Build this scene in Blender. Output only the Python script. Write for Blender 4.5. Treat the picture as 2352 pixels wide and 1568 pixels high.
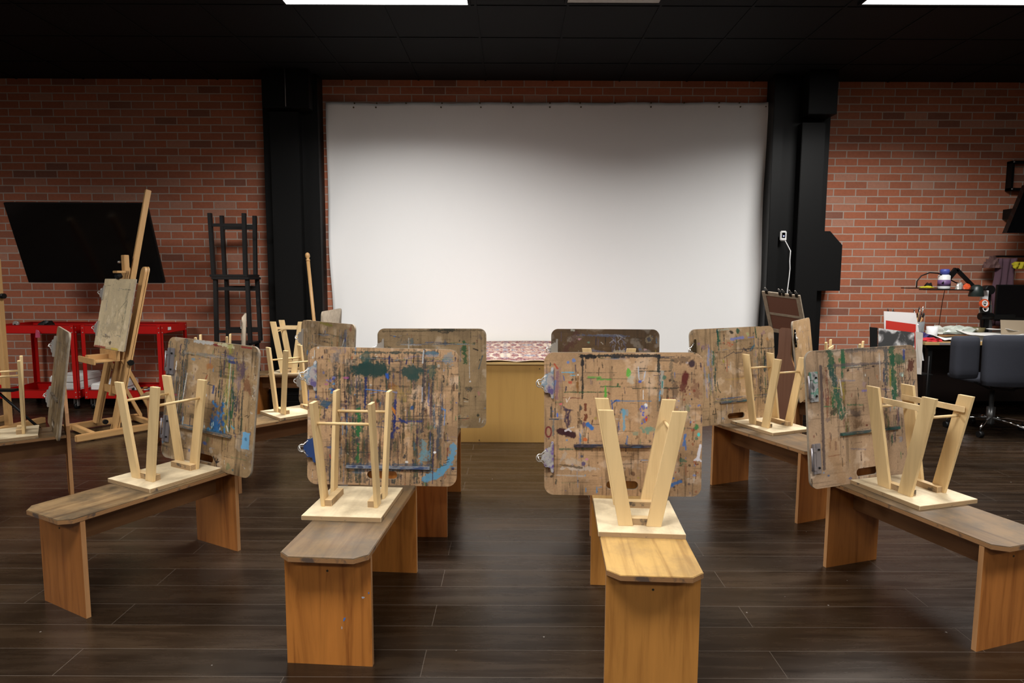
import bpy, bmesh, math, random
import numpy as np
from mathutils import Vector, Matrix
C = bpy.context.scene.collection
SC = bpy.context.scene
for o in list(bpy.data.objects): bpy.data.objects.remove(o)
R = math.radians
CEIL = 3.34; WALL = 6.75

# ---------------------------------------------------------------- camera, world, lights, exposure
cam_d = bpy.data.cameras.new('camera'); cam = bpy.data.objects.new('camera', cam_d); C.objects.link(cam)
cam_d.sensor_width = 36; cam_d.lens = 1453/2352*36; cam_d.clip_start = .05
cam.location = (0, 0, 1.317)
cam.rotation_euler = (Matrix.Rotation(math.pi/2-.100, 3, 'X') @ Matrix.Rotation(.004, 3, 'Z')).to_euler()
SC.camera = cam
SC.view_settings.view_transform = 'Standard'; SC.view_settings.look = 'None'
SC.view_settings.gamma = 1; SC.view_settings.use_curve_mapping = False
SC.view_settings.exposure = 0.0
wd = bpy.data.worlds.new('world'); SC.world = wd; wd.use_nodes = True
wd.node_tree.nodes['Background'].inputs[0].default_value = (.9, .95, 1, 1)
wd.node_tree.nodes['Background'].inputs[1].default_value = .012
LAMP = 5.0            # glow of the diffusers themselves
WATT = 88.0; SPREAD = 150   # louvred lamp in each troffer
LAMPS = [(-1.006, 4.585, 1.34, 1), (3.23, 4.548, 1.36, 1), (.73, 4.545, .67, 0),
         (-5.5, 3.3, 1.34, 1), (-5.9, .6, 1.34, 1), (-.8, .9, 1.34, 1), (2.9, .9, 1.34, 1), (-1.0, -2.4, 1.34, 1), (3.0, -2.4, 1.34, 1)]

# ---------------------------------------------------------------- materials
def mat(name, col=(.5,.5,.5), rough=.5, metal=0, spec=.5):
    m = bpy.data.materials.new(name); m.use_nodes = True
    b = m.node_tree.nodes['Principled BSDF']
    b.inputs['Base Color'].default_value = (*col, 1); b.inputs['Roughness'].default_value = rough
    b.inputs['Metallic'].default_value = metal; b.inputs['Specular IOR Level'].default_value = spec
    return m
def N(m, t, **kw):
    n = m.node_tree.nodes.new(t)
    for k, v in kw.items():
        if k in n.inputs: n.inputs[k].default_value = v
        else: setattr(n, k, v)
    return n
def L(m, a, b): m.node_tree.links.new(a, b)
def coords(m, scale=(1,1,1), loc=(0,0,0), kind='Object', rot=(0,0,0)):
    tc = N(m, 'ShaderNodeTexCoord'); mp = N(m, 'ShaderNodeMapping')
    mp.inputs['Scale'].default_value = scale; mp.inputs['Location'].default_value = loc; mp.inputs['Rotation'].default_value = rot
    L(m, tc.outputs[kind], mp.inputs[0]); return mp.outputs[0]
def ramp(m, fac, stops):
    r = N(m, 'ShaderNodeValToRGB'); e = r.color_ramp.elements
    while len(e) < len(stops): e.new(.5)
    for i, (p, c) in enumerate(stops): e[i].position = p; e[i].color = (*c, 1)
    L(m, fac, r.inputs[0]); return r.outputs[0]
def mix(m, fac, a, b, mode='MIX'):
    n = N(m, 'ShaderNodeMix', data_type='RGBA', blend_type=mode)
    for v, i in ((fac, 0), (a, 6), (b, 7)):
        if hasattr(v, 'links'): L(m, v, n.inputs[i])
        else: n.inputs[i].default_value = v if i == 0 else (*v, 1)
    return n.outputs[2]
def bump(m, h, s=.2, d=.002):
    n = N(m, 'ShaderNodeBump'); n.inputs['Strength'].default_value = s; n.inputs['Distance'].default_value = d
    L(m, h, n.inputs['Height']); L(m, n.outputs[0], m.node_tree.nodes['Principled BSDF'].inputs['Normal'])
def base(m, c): L(m, c, m.node_tree.nodes['Principled BSDF'].inputs['Base Color'])
def wood(name, c, axis='z', rough=.5, contrast=.35, stain=None, amount=0, sc=1.0, figure=False):
    m = mat(name, c, rough)
    s = {'x': (1.6, 22, 22), 'y': (22, 1.6, 22), 'z': (22, 22, 1.6)}[axis]
    v = coords(m, tuple(q*sc for q in s))
    oi = N(m, 'ShaderNodeObjectInfo')
    ad = N(m, 'ShaderNodeVectorMath', operation='ADD'); L(m, v, ad.inputs[0])
    cm = N(m, 'ShaderNodeVectorMath', operation='SCALE'); L(m, oi.outputs['Random'], cm.inputs[3]); cm.inputs[0].default_value = (37, 51, 23)
    L(m, cm.outputs[0], ad.inputs[1])
    n1 = N(m, 'ShaderNodeTexNoise', Scale=1.0, Detail=6, Roughness=.62, Distortion=.9 if figure else .35); L(m, ad.outputs[0], n1.inputs['Vector'])
    dk = tuple(q*max(.05, 1-contrast*k) for q, k in zip(c, (1, 1.2, 1.35))); lt = tuple(min(1, q*(1+contrast*.45)) for q in c)
    col = ramp(m, n1.outputs[0], [(.3, dk), (.5, c), (.72, lt)])
    if amount:
        n2 = N(m, 'ShaderNodeTexNoise', Scale=6.5, Detail=7, Roughness=.68); L(m, coords(m), n2.inputs['Vector'])
        f = ramp(m, n2.outputs[0], [(.42, (0,0,0)), (.66, (amount,)*3)])
        col = mix(m, f, col, stain)
    base(m, col); bump(m, n1.outputs[0], .12, .001); return m
def ply_edge(name, c, axis='z'):
    m = mat(name, c, .6); w = N(m, 'ShaderNodeTexWave', Scale=70 if axis == 'z' else 60, Distortion=.6)
    w.bands_direction = axis.upper(); L(m, coords(m), w.inputs[0])
    col = ramp(m, w.outputs['Fac'], [(.25, tuple(q*.45 for q in c)), (.55, c)])
    n = N(m, 'ShaderNodeTexNoise', Scale=24.0, Detail=4); L(m, coords(m), n.inputs['Vector'])
    col = mix(m, ramp(m, n.outputs[0], [(.58, (0,0,0)), (.66, (.8,.8,.8))]), col, (.04,.035,.035)); base(m, col); return m
M = {}
M['black'] = mat('black_paint', (.0055, .0055, .0055), .45, 0, .22)
M['black_flat'] = mat('black_wall_paint', (.009, .009, .0095), .6)
M['ceiling'] = mat('black_ceiling_tile', (.007, .007, .008), .75, 0, .2)
v = coords(M['ceiling'])
nz = N(M['ceiling'], 'ShaderNodeTexNoise', Scale=160.0, Detail=3); L(M['ceiling'], v, nz.inputs['Vector'])
base(M['ceiling'], ramp(M['ceiling'], nz.outputs[0], [(.35, (.0022,.0022,.0026)), (.7, (.0042,.0042,.005))]))
M['tbar'] = mat('ceiling_bar', (.0045, .0045, .005), .7, 0, .15)
M['steel'] = mat('nickel_steel', (.72, .70, .66), .3, .75)
M['steel_painted'] = mat('paint_marked_clip', (.33, .31, .33), .4, .6)
M['clip_blue'] = mat('blue_painted_clip', (.018, .05, .17), .5)
def mixmat(name, cols, sc=30.0, rough=.45):
    m = mat(name, cols[0], rough); n = N(m, 'ShaderNodeTexNoise', Scale=sc, Detail=5); L(m, coords(m), n.inputs['Vector'])
    base(m, ramp(m, n.outputs[0], [(.34+.32*k/(len(cols)-1), c) for k, c in enumerate(cols)])); return m
M['clip_mix'] = mixmat('paint_smeared_clip', [(.12,.09,.22), (.36,.30,.30), (.42,.38,.36), (.16,.25,.33), (.55,.53,.52)])
M['clip_green'] = mixmat('green_smeared_clip', [(.10,.10,.10), (.30,.30,.30), (.34,.33,.32), (.06,.22,.15), (.40,.40,.42)])
M['clip_purple'] = mixmat('purple_smeared_clip', [(.14,.05,.35), (.35,.33,.33), (.5,.48,.46), (.10,.04,.3)])
M['bronze'] = mat('bronze_clip', (.16,.12,.07), .35, .8)
M['chrome'] = mat('chrome', (.8, .8, .8), .08, 1)
M['red'] = mat('red_enamel', (.48, .006, .005), .33)
M['white_plastic'] = mat('white_plastic', (.75, .75, .75), .4)
M['paper'] = mat('paper', (.72, .71, .68), .8)
M['grey_cloth'] = mat('grey_upholstery', (.032, .034, .044), .95, 0, .2)
nz = N(M['grey_cloth'], 'ShaderNodeTexNoise', Scale=420.0, Detail=2); L(M['grey_cloth'], coords(M['grey_cloth']), nz.inputs['Vector'])
bump(M['grey_cloth'], nz.outputs[0], .4, .002)
M['screen_tv'] = mat('tv_glass', (.002, .002, .0025), .12)
M['birch'] = wood('birch', (.74, .53, .265), 'z', .5, .16)
M['birch_seat'] = wood('birch_seat', (.80, .67, .45), 'y', .5, .12, (.30, .22, .13), .5)
M['birch_dirty_edge'] = ply_edge('birch_layers', (.50, .33, .17))
M['birch_x'] = wood('birch_cross', (.74, .54, .29), 'x', .5, .16)
M['panel_fir'] = wood('fir_plywood', (.43, .155, .028), 'z', .42, .55, sc=.9, figure=True)
M['panel_dark'] = wood('fir_plywood_dark', (.34, .122, .026), 'z', .42, .4, figure=True)
M['panel_light_tint'] = wood('light_tinted_panel', (.20, .095, .06), 'z', .45, .15)  # pinkish-brown tint of the light is mixed into this wood colour
M['panel_oak'] = wood('oak_plywood', (.44, .19, .040), 'z', .4, .32, sc=1.3)
M['edge'] = ply_edge('plywood_layers', (.36, .18, .07))
M['edge_v'] = wood('plywood_side', (.40, .20, .08), 'z', .5, .3)
M['seat_worn'] = wood('worn_seat', (.175, .105, .046), 'y', .55, .4, (.075, .058, .040), .85)
M['seat_clean'] = wood('oak_seat', (.52, .32, .11), 'y', .38, .38, (.22, .15, .08), .5, figure=True)
M['seat_mottled'] = wood('mottled_seat', (.235, .150, .070), 'y', .42, .5, (.055, .042, .028), .95)
M['easel'] = wood('beech', (.52, .30, .12), 'z', .45, .18)
M['easel_y'] = wood('beech_long', (.52, .30, .12), 'y', .45, .18)
M['black_wood'] = mat('black_stained_wood', (.010, .009, .009), .5)
M['hard_back'] = mat('hardboard_back', (.30, .24, .175), .75)
nz = N(M['hard_back'], 'ShaderNodeTexNoise', Scale=30.0, Detail=6); L(M['hard_back'], coords(M['hard_back']), nz.inputs['Vector'])
base(M['hard_back'], ramp(M['hard_back'], nz.outputs[0], [(.35, (.25,.2,.145)), (.7, (.34,.275,.2))]))
M['redbrown'] = mat('reddish_board', (.15, .065, .045), .5)
M['stage'] = wood('stage_laminate', (.56, .33, .10), 'z', .38, .08)
M['stage_top'] = wood('stage_edge', (.50, .34, .14), 'x', .45, .12)
M['desk'] = wood('desk_top', (.48, .31, .13), 'x', .4, .15)
M['orange'] = mat('orange_plastic', (.6, .08, .02), .4)
M['blue'] = mat('blue_plastic', (.06, .08, .35), .4)
M['yellow'] = mat('yellow_cloth', (.45, .38, .01), .8)
M['green'] = mat('green_print', (.10, .30, .12), .6)
M['purple'] = mat('purple_cloth', (.10, .05, .07), .9)
M['red_cloth'] = mat('red_cloth', (.45, .01, .02), .8)
M['glass'] = mat('clear_plastic', (.75, .78, .8), .1); M['glass'].node_tree.nodes['Principled BSDF'].inputs['Transmission Weight'].default_value = .75

def vcol_mat(name, rough=.45):
    m = mat(name, (1,1,1), rough); a = N(m, 'ShaderNodeVertexColor'); a.layer_name = 'paint'
    base(m, a.outputs['Color'])
    return m
M['painted'] = vcol_mat('paint_splashed_hardboard', .42)
M['rugface'] = vcol_mat('rug_weave', .95)

def brick_mat():
    m = mat('red_brick', (.3,.1,.06), .8)
    tc = N(m, 'ShaderNodeTexCoord'); sp = N(m, 'ShaderNodeSeparateXYZ'); cb = N(m, 'ShaderNodeCombineXYZ')
    L(m, tc.outputs['Object'], sp.inputs[0]); L(m, sp.outputs[0], cb.inputs[0]); L(m, sp.outputs[2], cb.inputs[1])
    nd = N(m, 'ShaderNodeTexNoise', Scale=14.0, Detail=3); L(m, cb.outputs[0], nd.inputs['Vector'])
    dm = N(m, 'ShaderNodeVectorMath', operation='SCALE'); dm.inputs[3].default_value = .005; L(m, nd.outputs['Color'], dm.inputs[0])
    ad = N(m, 'ShaderNodeVectorMath', operation='ADD'); L(m, cb.outputs[0], ad.inputs[0]); L(m, dm.outputs[0], ad.inputs[1])
    b = N(m, 'ShaderNodeTexBrick'); L(m, ad.outputs[0], b.inputs['Vector'])
    b.offset = .5; b.inputs['Scale'].default_value = 1; b.inputs['Brick Width'].default_value = .232; b.inputs['Row Height'].default_value = .078
    b.inputs['Mortar Size'].default_value = .0062; b.inputs['Mortar Smooth'].default_value = .25; b.inputs['Bias'].default_value = 0
    b.inputs['Color1'].default_value = (0,0,0,1); b.inputs['Color2'].default_value = (1,1,1,1); b.inputs['Mortar'].default_value = (.5,.5,.5,1)
    bc = ramp(m, b.outputs['Color'], [(.04, (.27,.105,.066)), (.12, (.37,.125,.068)), (.5, (.44,.138,.068)), (.85, (.47,.150,.076)), (.93, (.47,.215,.14))])
    n = N(m, 'ShaderNodeTexNoise', Scale=30.0, Detail=6, Roughness=.7); L(m, cb.outputs[0], n.inputs['Vector'])
    bc = mix(m, .5, bc, ramp(m, n.outputs[0], [(.3, (.72,.72,.72)), (.7, (1.1,1.08,1.05))]), 'MULTIPLY')
    n3 = N(m, 'ShaderNodeTexNoise', Scale=1.1, Detail=3); L(m, cb.outputs[0], n3.inputs['Vector'])
    f = ramp(m, n3.outputs[0], [(.5, (0,0,0)), (.75, (.3,.3,.3))])
    bc = mix(m, f, bc, (.42,.24,.17))
    col = mix(m, b.outputs['Fac'], bc, (.46,.38,.32))
    base(m, col)
    inv = N(m, 'ShaderNodeMath', operation='SUBTRACT'); inv.inputs[0].default_value = 1; L(m, b.outputs['Fac'], inv.inputs[1])
    ad2 = N(m, 'ShaderNodeMath', operation='MULTIPLY_ADD'); L(m, n.outputs[0], ad2.inputs[0]); ad2.inputs[1].default_value = .25; L(m, inv.outputs[0], ad2.inputs[2])
    bump(m, ad2.outputs[0], .6, .006); return m
M['brick'] = brick_mat()
def floor_mat():
    m = mat('dark_plank_floor', (.03,.02,.015), .3)
    b = N(m, 'ShaderNodeTexBrick'); L(m, coords(m, loc=(.3, .04, 0)), b.inputs['Vector'])
    b.offset = .37; b.inputs['Scale'].default_value = 1; b.inputs['Brick Width'].default_value = 1.22; b.inputs['Row Height'].default_value = .155
    b.inputs['Mortar Size'].default_value = .0016; b.inputs['Mortar Smooth'].default_value = .3; b.inputs['Bias'].default_value = 0
    b.inputs['Color1'].default_value = (0,0,0,1); b.inputs['Color2'].default_value = (1,1,1,1)
    n = N(m, 'ShaderNodeTexNoise', Scale=1.0, Detail=7, Roughness=.65, Distortion=.4); L(m, coords(m, (1.7, 17, 1)), n.inputs['Vector'])
    g = ramp(m, n.outputs[0], [(.3, (.010,.0055,.0028)), (.5, (.019,.0107,.0054)), (.7, (.036,.0215,.0115))])
    t = ramp(m, b.outputs['Color'], [(0, (.72,.72,.72)), (1, (1.28,1.26,1.23))])
    c = mix(m, 1.0, g, t, 'MULTIPLY')
    n2 = N(m, 'ShaderNodeTexNoise', Scale=2.6, Detail=6); L(m, coords(m), n2.inputs['Vector'])
    c = mix(m, ramp(m, n2.outputs[0], [(.5, (0,0,0)), (.72, (.35,.35,.35))]), c, (.038,.027,.020))
    dots = N(m, 'ShaderNodeTexVoronoi', Scale=7.0); L(m, coords(m), dots.inputs['Vector'])
    c = mix(m, ramp(m, dots.outputs['Distance'], [(.018, (.75,.75,.75)), (.03, (0,0,0))]), c, (.3,.27,.24))
    c = mix(m, b.outputs['Fac'], c, (.075,.058,.045)); base(m, c)
    rr = ramp(m, n.outputs[0], [(.2, (.21,.21,.21)), (.8, (.33,.33,.33))]); L(m, rr, m.node_tree.nodes['Principled BSDF'].inputs['Roughness'])
    bump(m, n.outputs[0], .15, .001); return m
M['floor'] = floor_mat()
M['cloth'] = mat('white_cloth', (.88, .88, .88), .9)
def emis(name, s, c=(1,.97,.93)):
    m = bpy.data.materials.new(name); m.use_nodes = True
    b = m.node_tree.nodes['Principled BSDF']; b.inputs['Base Color'].default_value = (.8,.8,.8,1)
    b.inputs['Emission Color'].default_value = (*c, 1); b.inputs['Emission Strength'].default_value = s; return m
M['lamp'] = emis('lit_lamp_diffuser', LAMP); M['lamp_off'] = mat('unlit_lamp_diffuser', (.45,.45,.42), .5)

# ---------------------------------------------------------------- mesh helpers
def box(bm, x0, x1, y0, y1, z0, z1, mi=0, bev=0, rot=None, piv=None, sides=None):
    v = [bm.verts.new(p) for p in ((x0,y0,z0),(x1,y0,z0),(x1,y1,z0),(x0,y1,z0),(x0,y0,z1),(x1,y0,z1),(x1,y1,z1),(x0,y1,z1))]
    fs = [bm.faces.new([v[i] for i in q]) for q in ((3,2,1,0),(4,5,6,7),(0,1,5,4),(1,2,6,5),(2,3,7,6),(3,0,4,7))]
    for i, f in enumerate(fs): f.material_index = mi if sides is None else sides[i]
    if rot is not None: bmesh.ops.rotate(bm, cent=piv or ((x0+x1)/2,(y0+y1)/2,(z0+z1)/2), matrix=rot, verts=v)
    if bev: bmesh.ops.bevel(bm, geom=list({e for f in fs for e in f.edges}), offset=bev, segments=2, affect='EDGES', clamp_overlap=True)
    return v
def bar(bm, a, b, w, t, up=(0,0,1), mi=0, bev=0, w2=None):
    """rectangular bar from a to b, w across side, t across other"""
    a, b = Vector(a), Vector(b); d = (b-a).normalized(); up = Vector(up)
    s = d.cross(up).normalized(); u = s.cross(d).normalized(); w2 = w2 or w
    v = [bm.verts.new(p + s*i*ww/2 + u*j*t/2) for p, ww in ((a, w), (b, w2)) for i, j in ((-1,-1),(1,-1),(1,1),(-1,1))]
    fs = [bm.faces.new([v[i] for i in q]) for q in ((3,2,1,0),(4,5,6,7),(0,1,5,4),(1,2,6,5),(2,3,7,6),(3,0,4,7))]
    for f in fs: f.material_index = mi
    if bev: bmesh.ops.bevel(bm, geom=list({e for f in fs for e in f.edges}), offset=bev, segments=2, affect='EDGES', clamp_overlap=True)
def tube(bm, pts, r, n=10, mi=0, cap=True, r2=None):
    pts = [Vector(p) for p in pts]; rings = []
    prev = None
    for i, p in enumerate(pts):
        d = (pts[min(i+1, len(pts)-1)] - pts[max(i-1, 0)]).normalized()
        if prev is None: s = d.cross(Vector((0,0,1)) if abs(d.z) < .9 else Vector((1,0,0))).normalized()
        else: s = (prev - d*prev.dot(d)).normalized()
        prev = s; u = s.cross(d); rr = r if r2 is None else r + (r2-r)*i/(len(pts)-1)
        if isinstance(r, (list, tuple)): rr = r[i]
        rings.append([bm.verts.new(p + (s*math.cos(k*2*math.pi/n) + u*math.sin(k*2*math.pi/n))*rr) for k in range(n)])
    for a, b in zip(rings, rings[1:]):
        for k in range(n):
            f = bm.faces.new((a[k], a[(k+1)%n], b[(k+1)%n], b[k])); f.smooth = True; f.material_index = mi
    if cap:
        for rg in (rings[0][::-1], rings[-1]):
            f = bm.faces.new(rg); f.material_index = mi
def lathe(bm, prof, cx=0, cy=0, n=24, mi=0):
    rings = [[bm.verts.new((cx+r*math.cos(k*2*math.pi/n), cy+r*math.sin(k*2*math.pi/n), z)) for k in range(n)] for r, z in prof]
    for a, b in zip(rings, rings[1:]):
        for k in range(n):
            f = bm.faces.new((a[k], a[(k+1)%n], b[(k+1)%n], b[k])); f.smooth = True; f.material_index = mi
    for rg in (rings[0][::-1], rings[-1]): bm.faces.new(rg).material_index = mi
def prism(bm, pts, vec, mi=0, side=None):
    vec = Vector(vec); a = [bm.verts.new(p) for p in pts]; b = [bm.verts.new(Vector(p)+vec) for p in pts]; n = len(a)
    bm.faces.new(a[::-1]).material_index = mi; bm.faces.new(b).material_index = mi
    for i in range(n): bm.faces.new((a[i], a[(i+1)%n], b[(i+1)%n], b[i])).material_index = mi if side is None else side
def obj(name, bm, mats, parent=None, smooth=False):
    bmesh.ops.recalc_face_normals(bm, faces=bm.faces)
    me = bpy.data.meshes.new(name); bm.to_mesh(me); bm.free()
    for m in (mats if isinstance(mats, (list, tuple)) else [mats]): me.materials.append(M[m] if isinstance(m, str) else m)
    o = bpy.data.objects.new(name, me); C.objects.link(o)
    if parent: o.parent = parent
    if smooth:
        for p in me.polygons: p.use_smooth = True
    return o
def mk(name, mats, parent, fn, *a, smooth=False, **k):
    bm = bmesh.new(); fn(bm, *a, **k); return obj(name, bm, mats, parent, smooth)
def thing(name, label, cat, loc=(0,0,0), rz=0, group=None):
    o = bpy.data.objects.new(name, None); C.objects.link(o); o.empty_display_size = .1
    o.location = loc; o.rotation_euler = (0,0,rz); tag(o, label, cat, group); return o
def tag(o, label, cat, group=None):
    o['label'] = label; o['category'] = cat
    if group: o['group'] = group
    return o
def struct(name, bm, m, smooth=False):
    o = obj(name, bm, m, None, smooth); o['kind'] = 'structure'; return o
def dup(root, loc, rz, label, group=None):
    r = root.copy(); C.objects.link(r); r.location = loc; r.rotation_euler = (root.rotation_euler.x, root.rotation_euler.y, rz)
    r['label'] = label
    if group: r['group'] = group
    for ch in list(root.children):
        c = ch.copy(); C.objects.link(c); c.parent = r
        for g in ch.children:
            d = g.copy(); C.objects.link(d); d.parent = c
    return r
B = bmesh.new

# ---------------------------------------------------------------- the room
b = B(); box(b, -7.6, 6.6, -4.2, WALL, -.1, 0); struct('floor', b, 'floor')
b = B(); box(b, -7.6, 6.6, -4.2, WALL, CEIL, CEIL+.1); struct('ceiling', b, 'ceiling')
b = B(); box(b, -6.6, 6.6, WALL, WALL+.1, -.1, CEIL+.1); struct('wall_back', b, 'brick')
wallp = mat('side_wall_paint', (.10, .07, .055), .8)
b = B(); box(b, -7.7, -7.6, -4.2, WALL+.1, -.1, CEIL+.1); struct('wall_left', b, wallp)
b = B(); box(b, 6.6, 6.7, -4.2, WALL+.1, -.1, CEIL+.1); struct('wall_right', b, wallp)
b = B(); box(b, -7.7, 6.7, -4.3, -4.2, -.1, CEIL+.1); struct('wall_front', b, wallp)
b = B()                                                     # ceiling grid bars
xs = [.407+.69*k for k in range(-11, 9)]
for x in xs: box(b, x-.009, x+.009, -4.2, WALL, CEIL-.006, CEIL)
for k in range(-6, 8): box(b, -7.6, 6.6, 4.953+.635*(k-4)*1.0+1.27-.009, 4.953+.635*(k-4)+1.27+.009, CEIL-.005, CEIL)
struct('trim_1', b, 'tbar')
def column(name, parts):
    b = B()
    for q in parts: box(b, *q, bev=.004)
    return struct(name, b, 'black')
# black boxed-in columns: the shaft, a raised casing and a box under the ceiling
column('trim_2', [(-2.52, -1.965, 6.56, WALL, 0, CEIL), (-2.42, -2.13, 6.47, 6.56, 0, 2.95), (-2.46, -2.0, 6.40, 6.56, 2.97, CEIL)])
column('trim_3', [(2.62, 3.20, 6.56, WALL, 0, CEIL), (2.87, 3.10, 6.45, 6.56, 0, 2.86), (2.88, 3.16, 6.36, 6.56, 2.92, CEIL), (2.60, 2.70, 6.50, 6.56, 0, CEIL)])
b = B(); box(b, -7.6, -2.52, 6.73, WALL, 0, .1); box(b, -1.965, 2.62, 6.73, WALL, 0, .1); box(b, 3.2, 6.6, 6.73, WALL, 0, .1); struct('baseboard_back', b, 'black')

# hopper-shaped black box on the right column
b = B(); prism(b, [(3.205, 6.46, 1.80), (3.335, 6.46, 1.66), (3.335, 6.46, 1.20), (3.06, 6.46, 1.20), (3.06, 6.46, 1.80)], (0, .10, 0)); b2 = b
prism(b2, [(3.205, 6.56, 1.80), (3.335, 6.56, 1.66), (3.335, 6.56, 1.20), (3.205, 6.56, 1.20)], (0, .185, 0))
tag(obj('duct_box', b2, 'black'), 'black box with a slanted top corner on the side of the right column', 'duct box')
# thin conduit on the left column
b = B(); tube(b, [(-2.225, 6.392, 2.98), (-2.225, 6.392, CEIL)], .005)
tag(obj('conduit', b, mat('grey_conduit', (.12,.12,.13), .4)), 'thin grey conduit rising to the ceiling on the left column', 'conduit')

# ---------------------------------------------------------------- ceiling lamps
for i, (x, y, w, on) in enumerate(LAMPS):
    lab = ['lit rectangular ceiling light at the top centre-left of the photo', 'lit rectangular ceiling light at the top right of the photo', 'unlit ceiling panel light between the two lit ones'][i] if i < 3 else 'lit rectangular ceiling light out of the picture above the benches'
    t = thing('ceiling_light', lab, 'ceiling light', (x, y, CEIL), 0, None if i < 3 else 'ceiling lights overhead')
    def fr(bm):
        w2, d = w/2+.02, .33
        for q in ((-w2, w2, -d, -d+.02), (-w2, w2, d-.02, d), (-w2, -w2+.02, -d+.02, d-.02), (w2-.02, w2, -d+.02, d-.02)): box(bm, *q, -.022, -.0005)
    mk('frame', M['tbar'], t, fr)
    if on:
        ld = bpy.data.lights.new('troffer_lamp', 'AREA'); ld.shape = 'RECTANGLE'; ld.size = w; ld.size_y = .62; ld.energy = WATT*(1.22 if y > 4 else .88)*w/1.34; ld.spread = R(SPREAD); ld.color = (1, .98, .945)
        lo = bpy.data.objects.new('troffer_lamp', ld); C.objects.link(lo); lo.parent = t; lo.location = (0, 0, -.021)
    mk('diffuser', M['lamp'] if on else M['lamp_off'], t, lambda bm: box(bm, -w/2, w/2, -.31, .31, -.018, -.002))

# ---------------------------------------------------------------- white cloth on the back wall
def cloth():
    b = B(); nx, nz = 150, 84
    rnd = random.Random(4)
    g = []
    for j in range(nz+1):
        t = j/nz; row = []
        for i in range(nx+1):
            s = i/nx
            xl = -1.925 + .018*math.sin(t*9+1)*t - .012*math.exp(-((t-.93)/.05)**2) + .012*t
            xr = 2.665 - .03*t + .012*math.sin(t*14)*t + (.02*math.exp(-((1-s)**2+t**2)/.0004) if 0 else 0) - .02*math.exp(-((t-.05)/.04)**2)
            zt = 3.10 + .024*s + .004*math.sin(s*38)
            z = zt + (.42-zt)*t
            e = math.exp(-s/.03) ; e2 = math.exp(-(1-s)/.03)
            dy = .012 + .018*e*(1+math.sin(t*13+s*50)) + .020*e2*(1+math.sin(t*11+s*70)) + .008*math.sin(s*11+t*3)*math.sin(t*3.1) + .007*math.exp(-t/.05)*math.sin(s*90)**2
            row.append(b.verts.new((xl+(xr-xl)*s, WALL-.008-dy, z)))
        g.append(row)
    for j in range(nz):
        for i in range(nx): b.faces.new((g[j][i], g[j][i+1], g[j+1][i+1], g[j+1][i]))
    for i in range(nx): pass
    o = obj('backdrop_cloth', b, 'cloth', None, True)
    sm = o.modifiers.new('thick', 'SOLIDIFY'); sm.thickness = .002; sm.offset = 1
    return tag(o, 'large white cloth backdrop pinned to the brick wall between the two columns', 'backdrop')
cl = cloth()
def zt(x): return 3.10 + .024*(x+1.92)/4.58
b = B(); tube(b, [(0,0,0),(0,-.006,0)], .008, 10); tube(b, [(0,-.006,0),(0,-.012,0)], .006, 10, 0)
pin0 = None
pinm = mat('tack_brass', (.10, .07, .03), .4, .5)
pins = [(-1.90, 1), (-1.63, 0), (-1.64, 1), (-1.40, 0), (-1.41, 1), (-1.10, 0), (-.74, 1), (-.73, 0), (-.33, 1), (-.34, 0), (0.0, 1), (-.02, 0), (.38, 1), (.38, 0), (.70, 1), (.69, 0), (1.05, 0), (1.42, 1), (1.42, 0), (1.76, 0), (2.12, 1), (2.12, 0), (2.34, 1), (2.33, 0), (2.60, 1)]
for k, (x, low) in enumerate(pins):
    z = zt(x) - (.045 if low else .004)
    lb = 'small dark tack holding the top edge of the white cloth'
    if pin0 is None: pin0 = obj('tack', b, pinm); o = pin0
    else: o = pin0.copy(); C.objects.link(o)
    o.location = (x, WALL-.030, z); tag(o, 'small dark tack at the %s corner of the white cloth' % ('top left' if k == 0 else 'top right') if k in (0, len(pins)-1) else 'small dark tack in the %s row holding up the white cloth' % ('lower' if low else 'uppermost'), 'tack', 'tacks along the top of the white cloth, lower row' if low else 'tacks along the top rim of the white cloth')

# ---------------------------------------------------------------- model stage with rug
t = thing('stage', 'low plywood model stage with a laminated front under the patterned rug', 'stage', (.1, 5.83, 0))
mk('body', 'stage', t, lambda bm: box(bm, -1.08, 1.14, -.85, .85, 0, .632, bev=.003))
mk('top', 'stage_top', t, lambda bm: box(bm, -1.09, 1.15, -.865, .86, .632, .65, bev=.003))
scm = mat('screw_dark', (.05,.035,.02), .5)
for x, z in ((-.42, .60), (-.36, .02), (.12, .60), (.6, .6), (-.9, .6)): mk('screw', scm, t, lambda bm: tube(bm, [(x, -.849, z), (x, -.8515, z)], .005, 8))

# value noise in numpy ------------------------------------------------
def vnoise(u, v, fu, fv, seed, oct=1):
    out = 0; amp = 1; tot = 0
    for k in range(oct):
        rs = np.random.RandomState(seed+k*17); gu, gv = int(fu)+3, int(fv)+3
        g = rs.rand(gv, gu); x = np.clip(u, 0, 1)*fu; y = np.clip(v, 0, 1)*fv
        xi = x.astype(int); yi = y.astype(int); xf = x-xi; yf = y-yi; xf = xf*xf*(3-2*xf); yf = yf*yf*(3-2*yf)
        xi = np.clip(xi, 0, gu-2); yi = np.clip(yi, 0, gv-2)
        q = (g[yi,xi]*(1-xf)+g[yi,xi+1]*xf)*(1-yf)+(g[yi+1,xi]*(1-xf)+g[yi+1,xi+1]*xf)*yf
        out = out + amp*q; tot += amp; amp *= .55; fu *= 2; fv *= 2
    return out/tot
def lin(c): return np.array([((q/255)/12.92 if q/255 <= .04045 else ((q/255+.055)/1.055)**2.4) for q in c])
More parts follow.
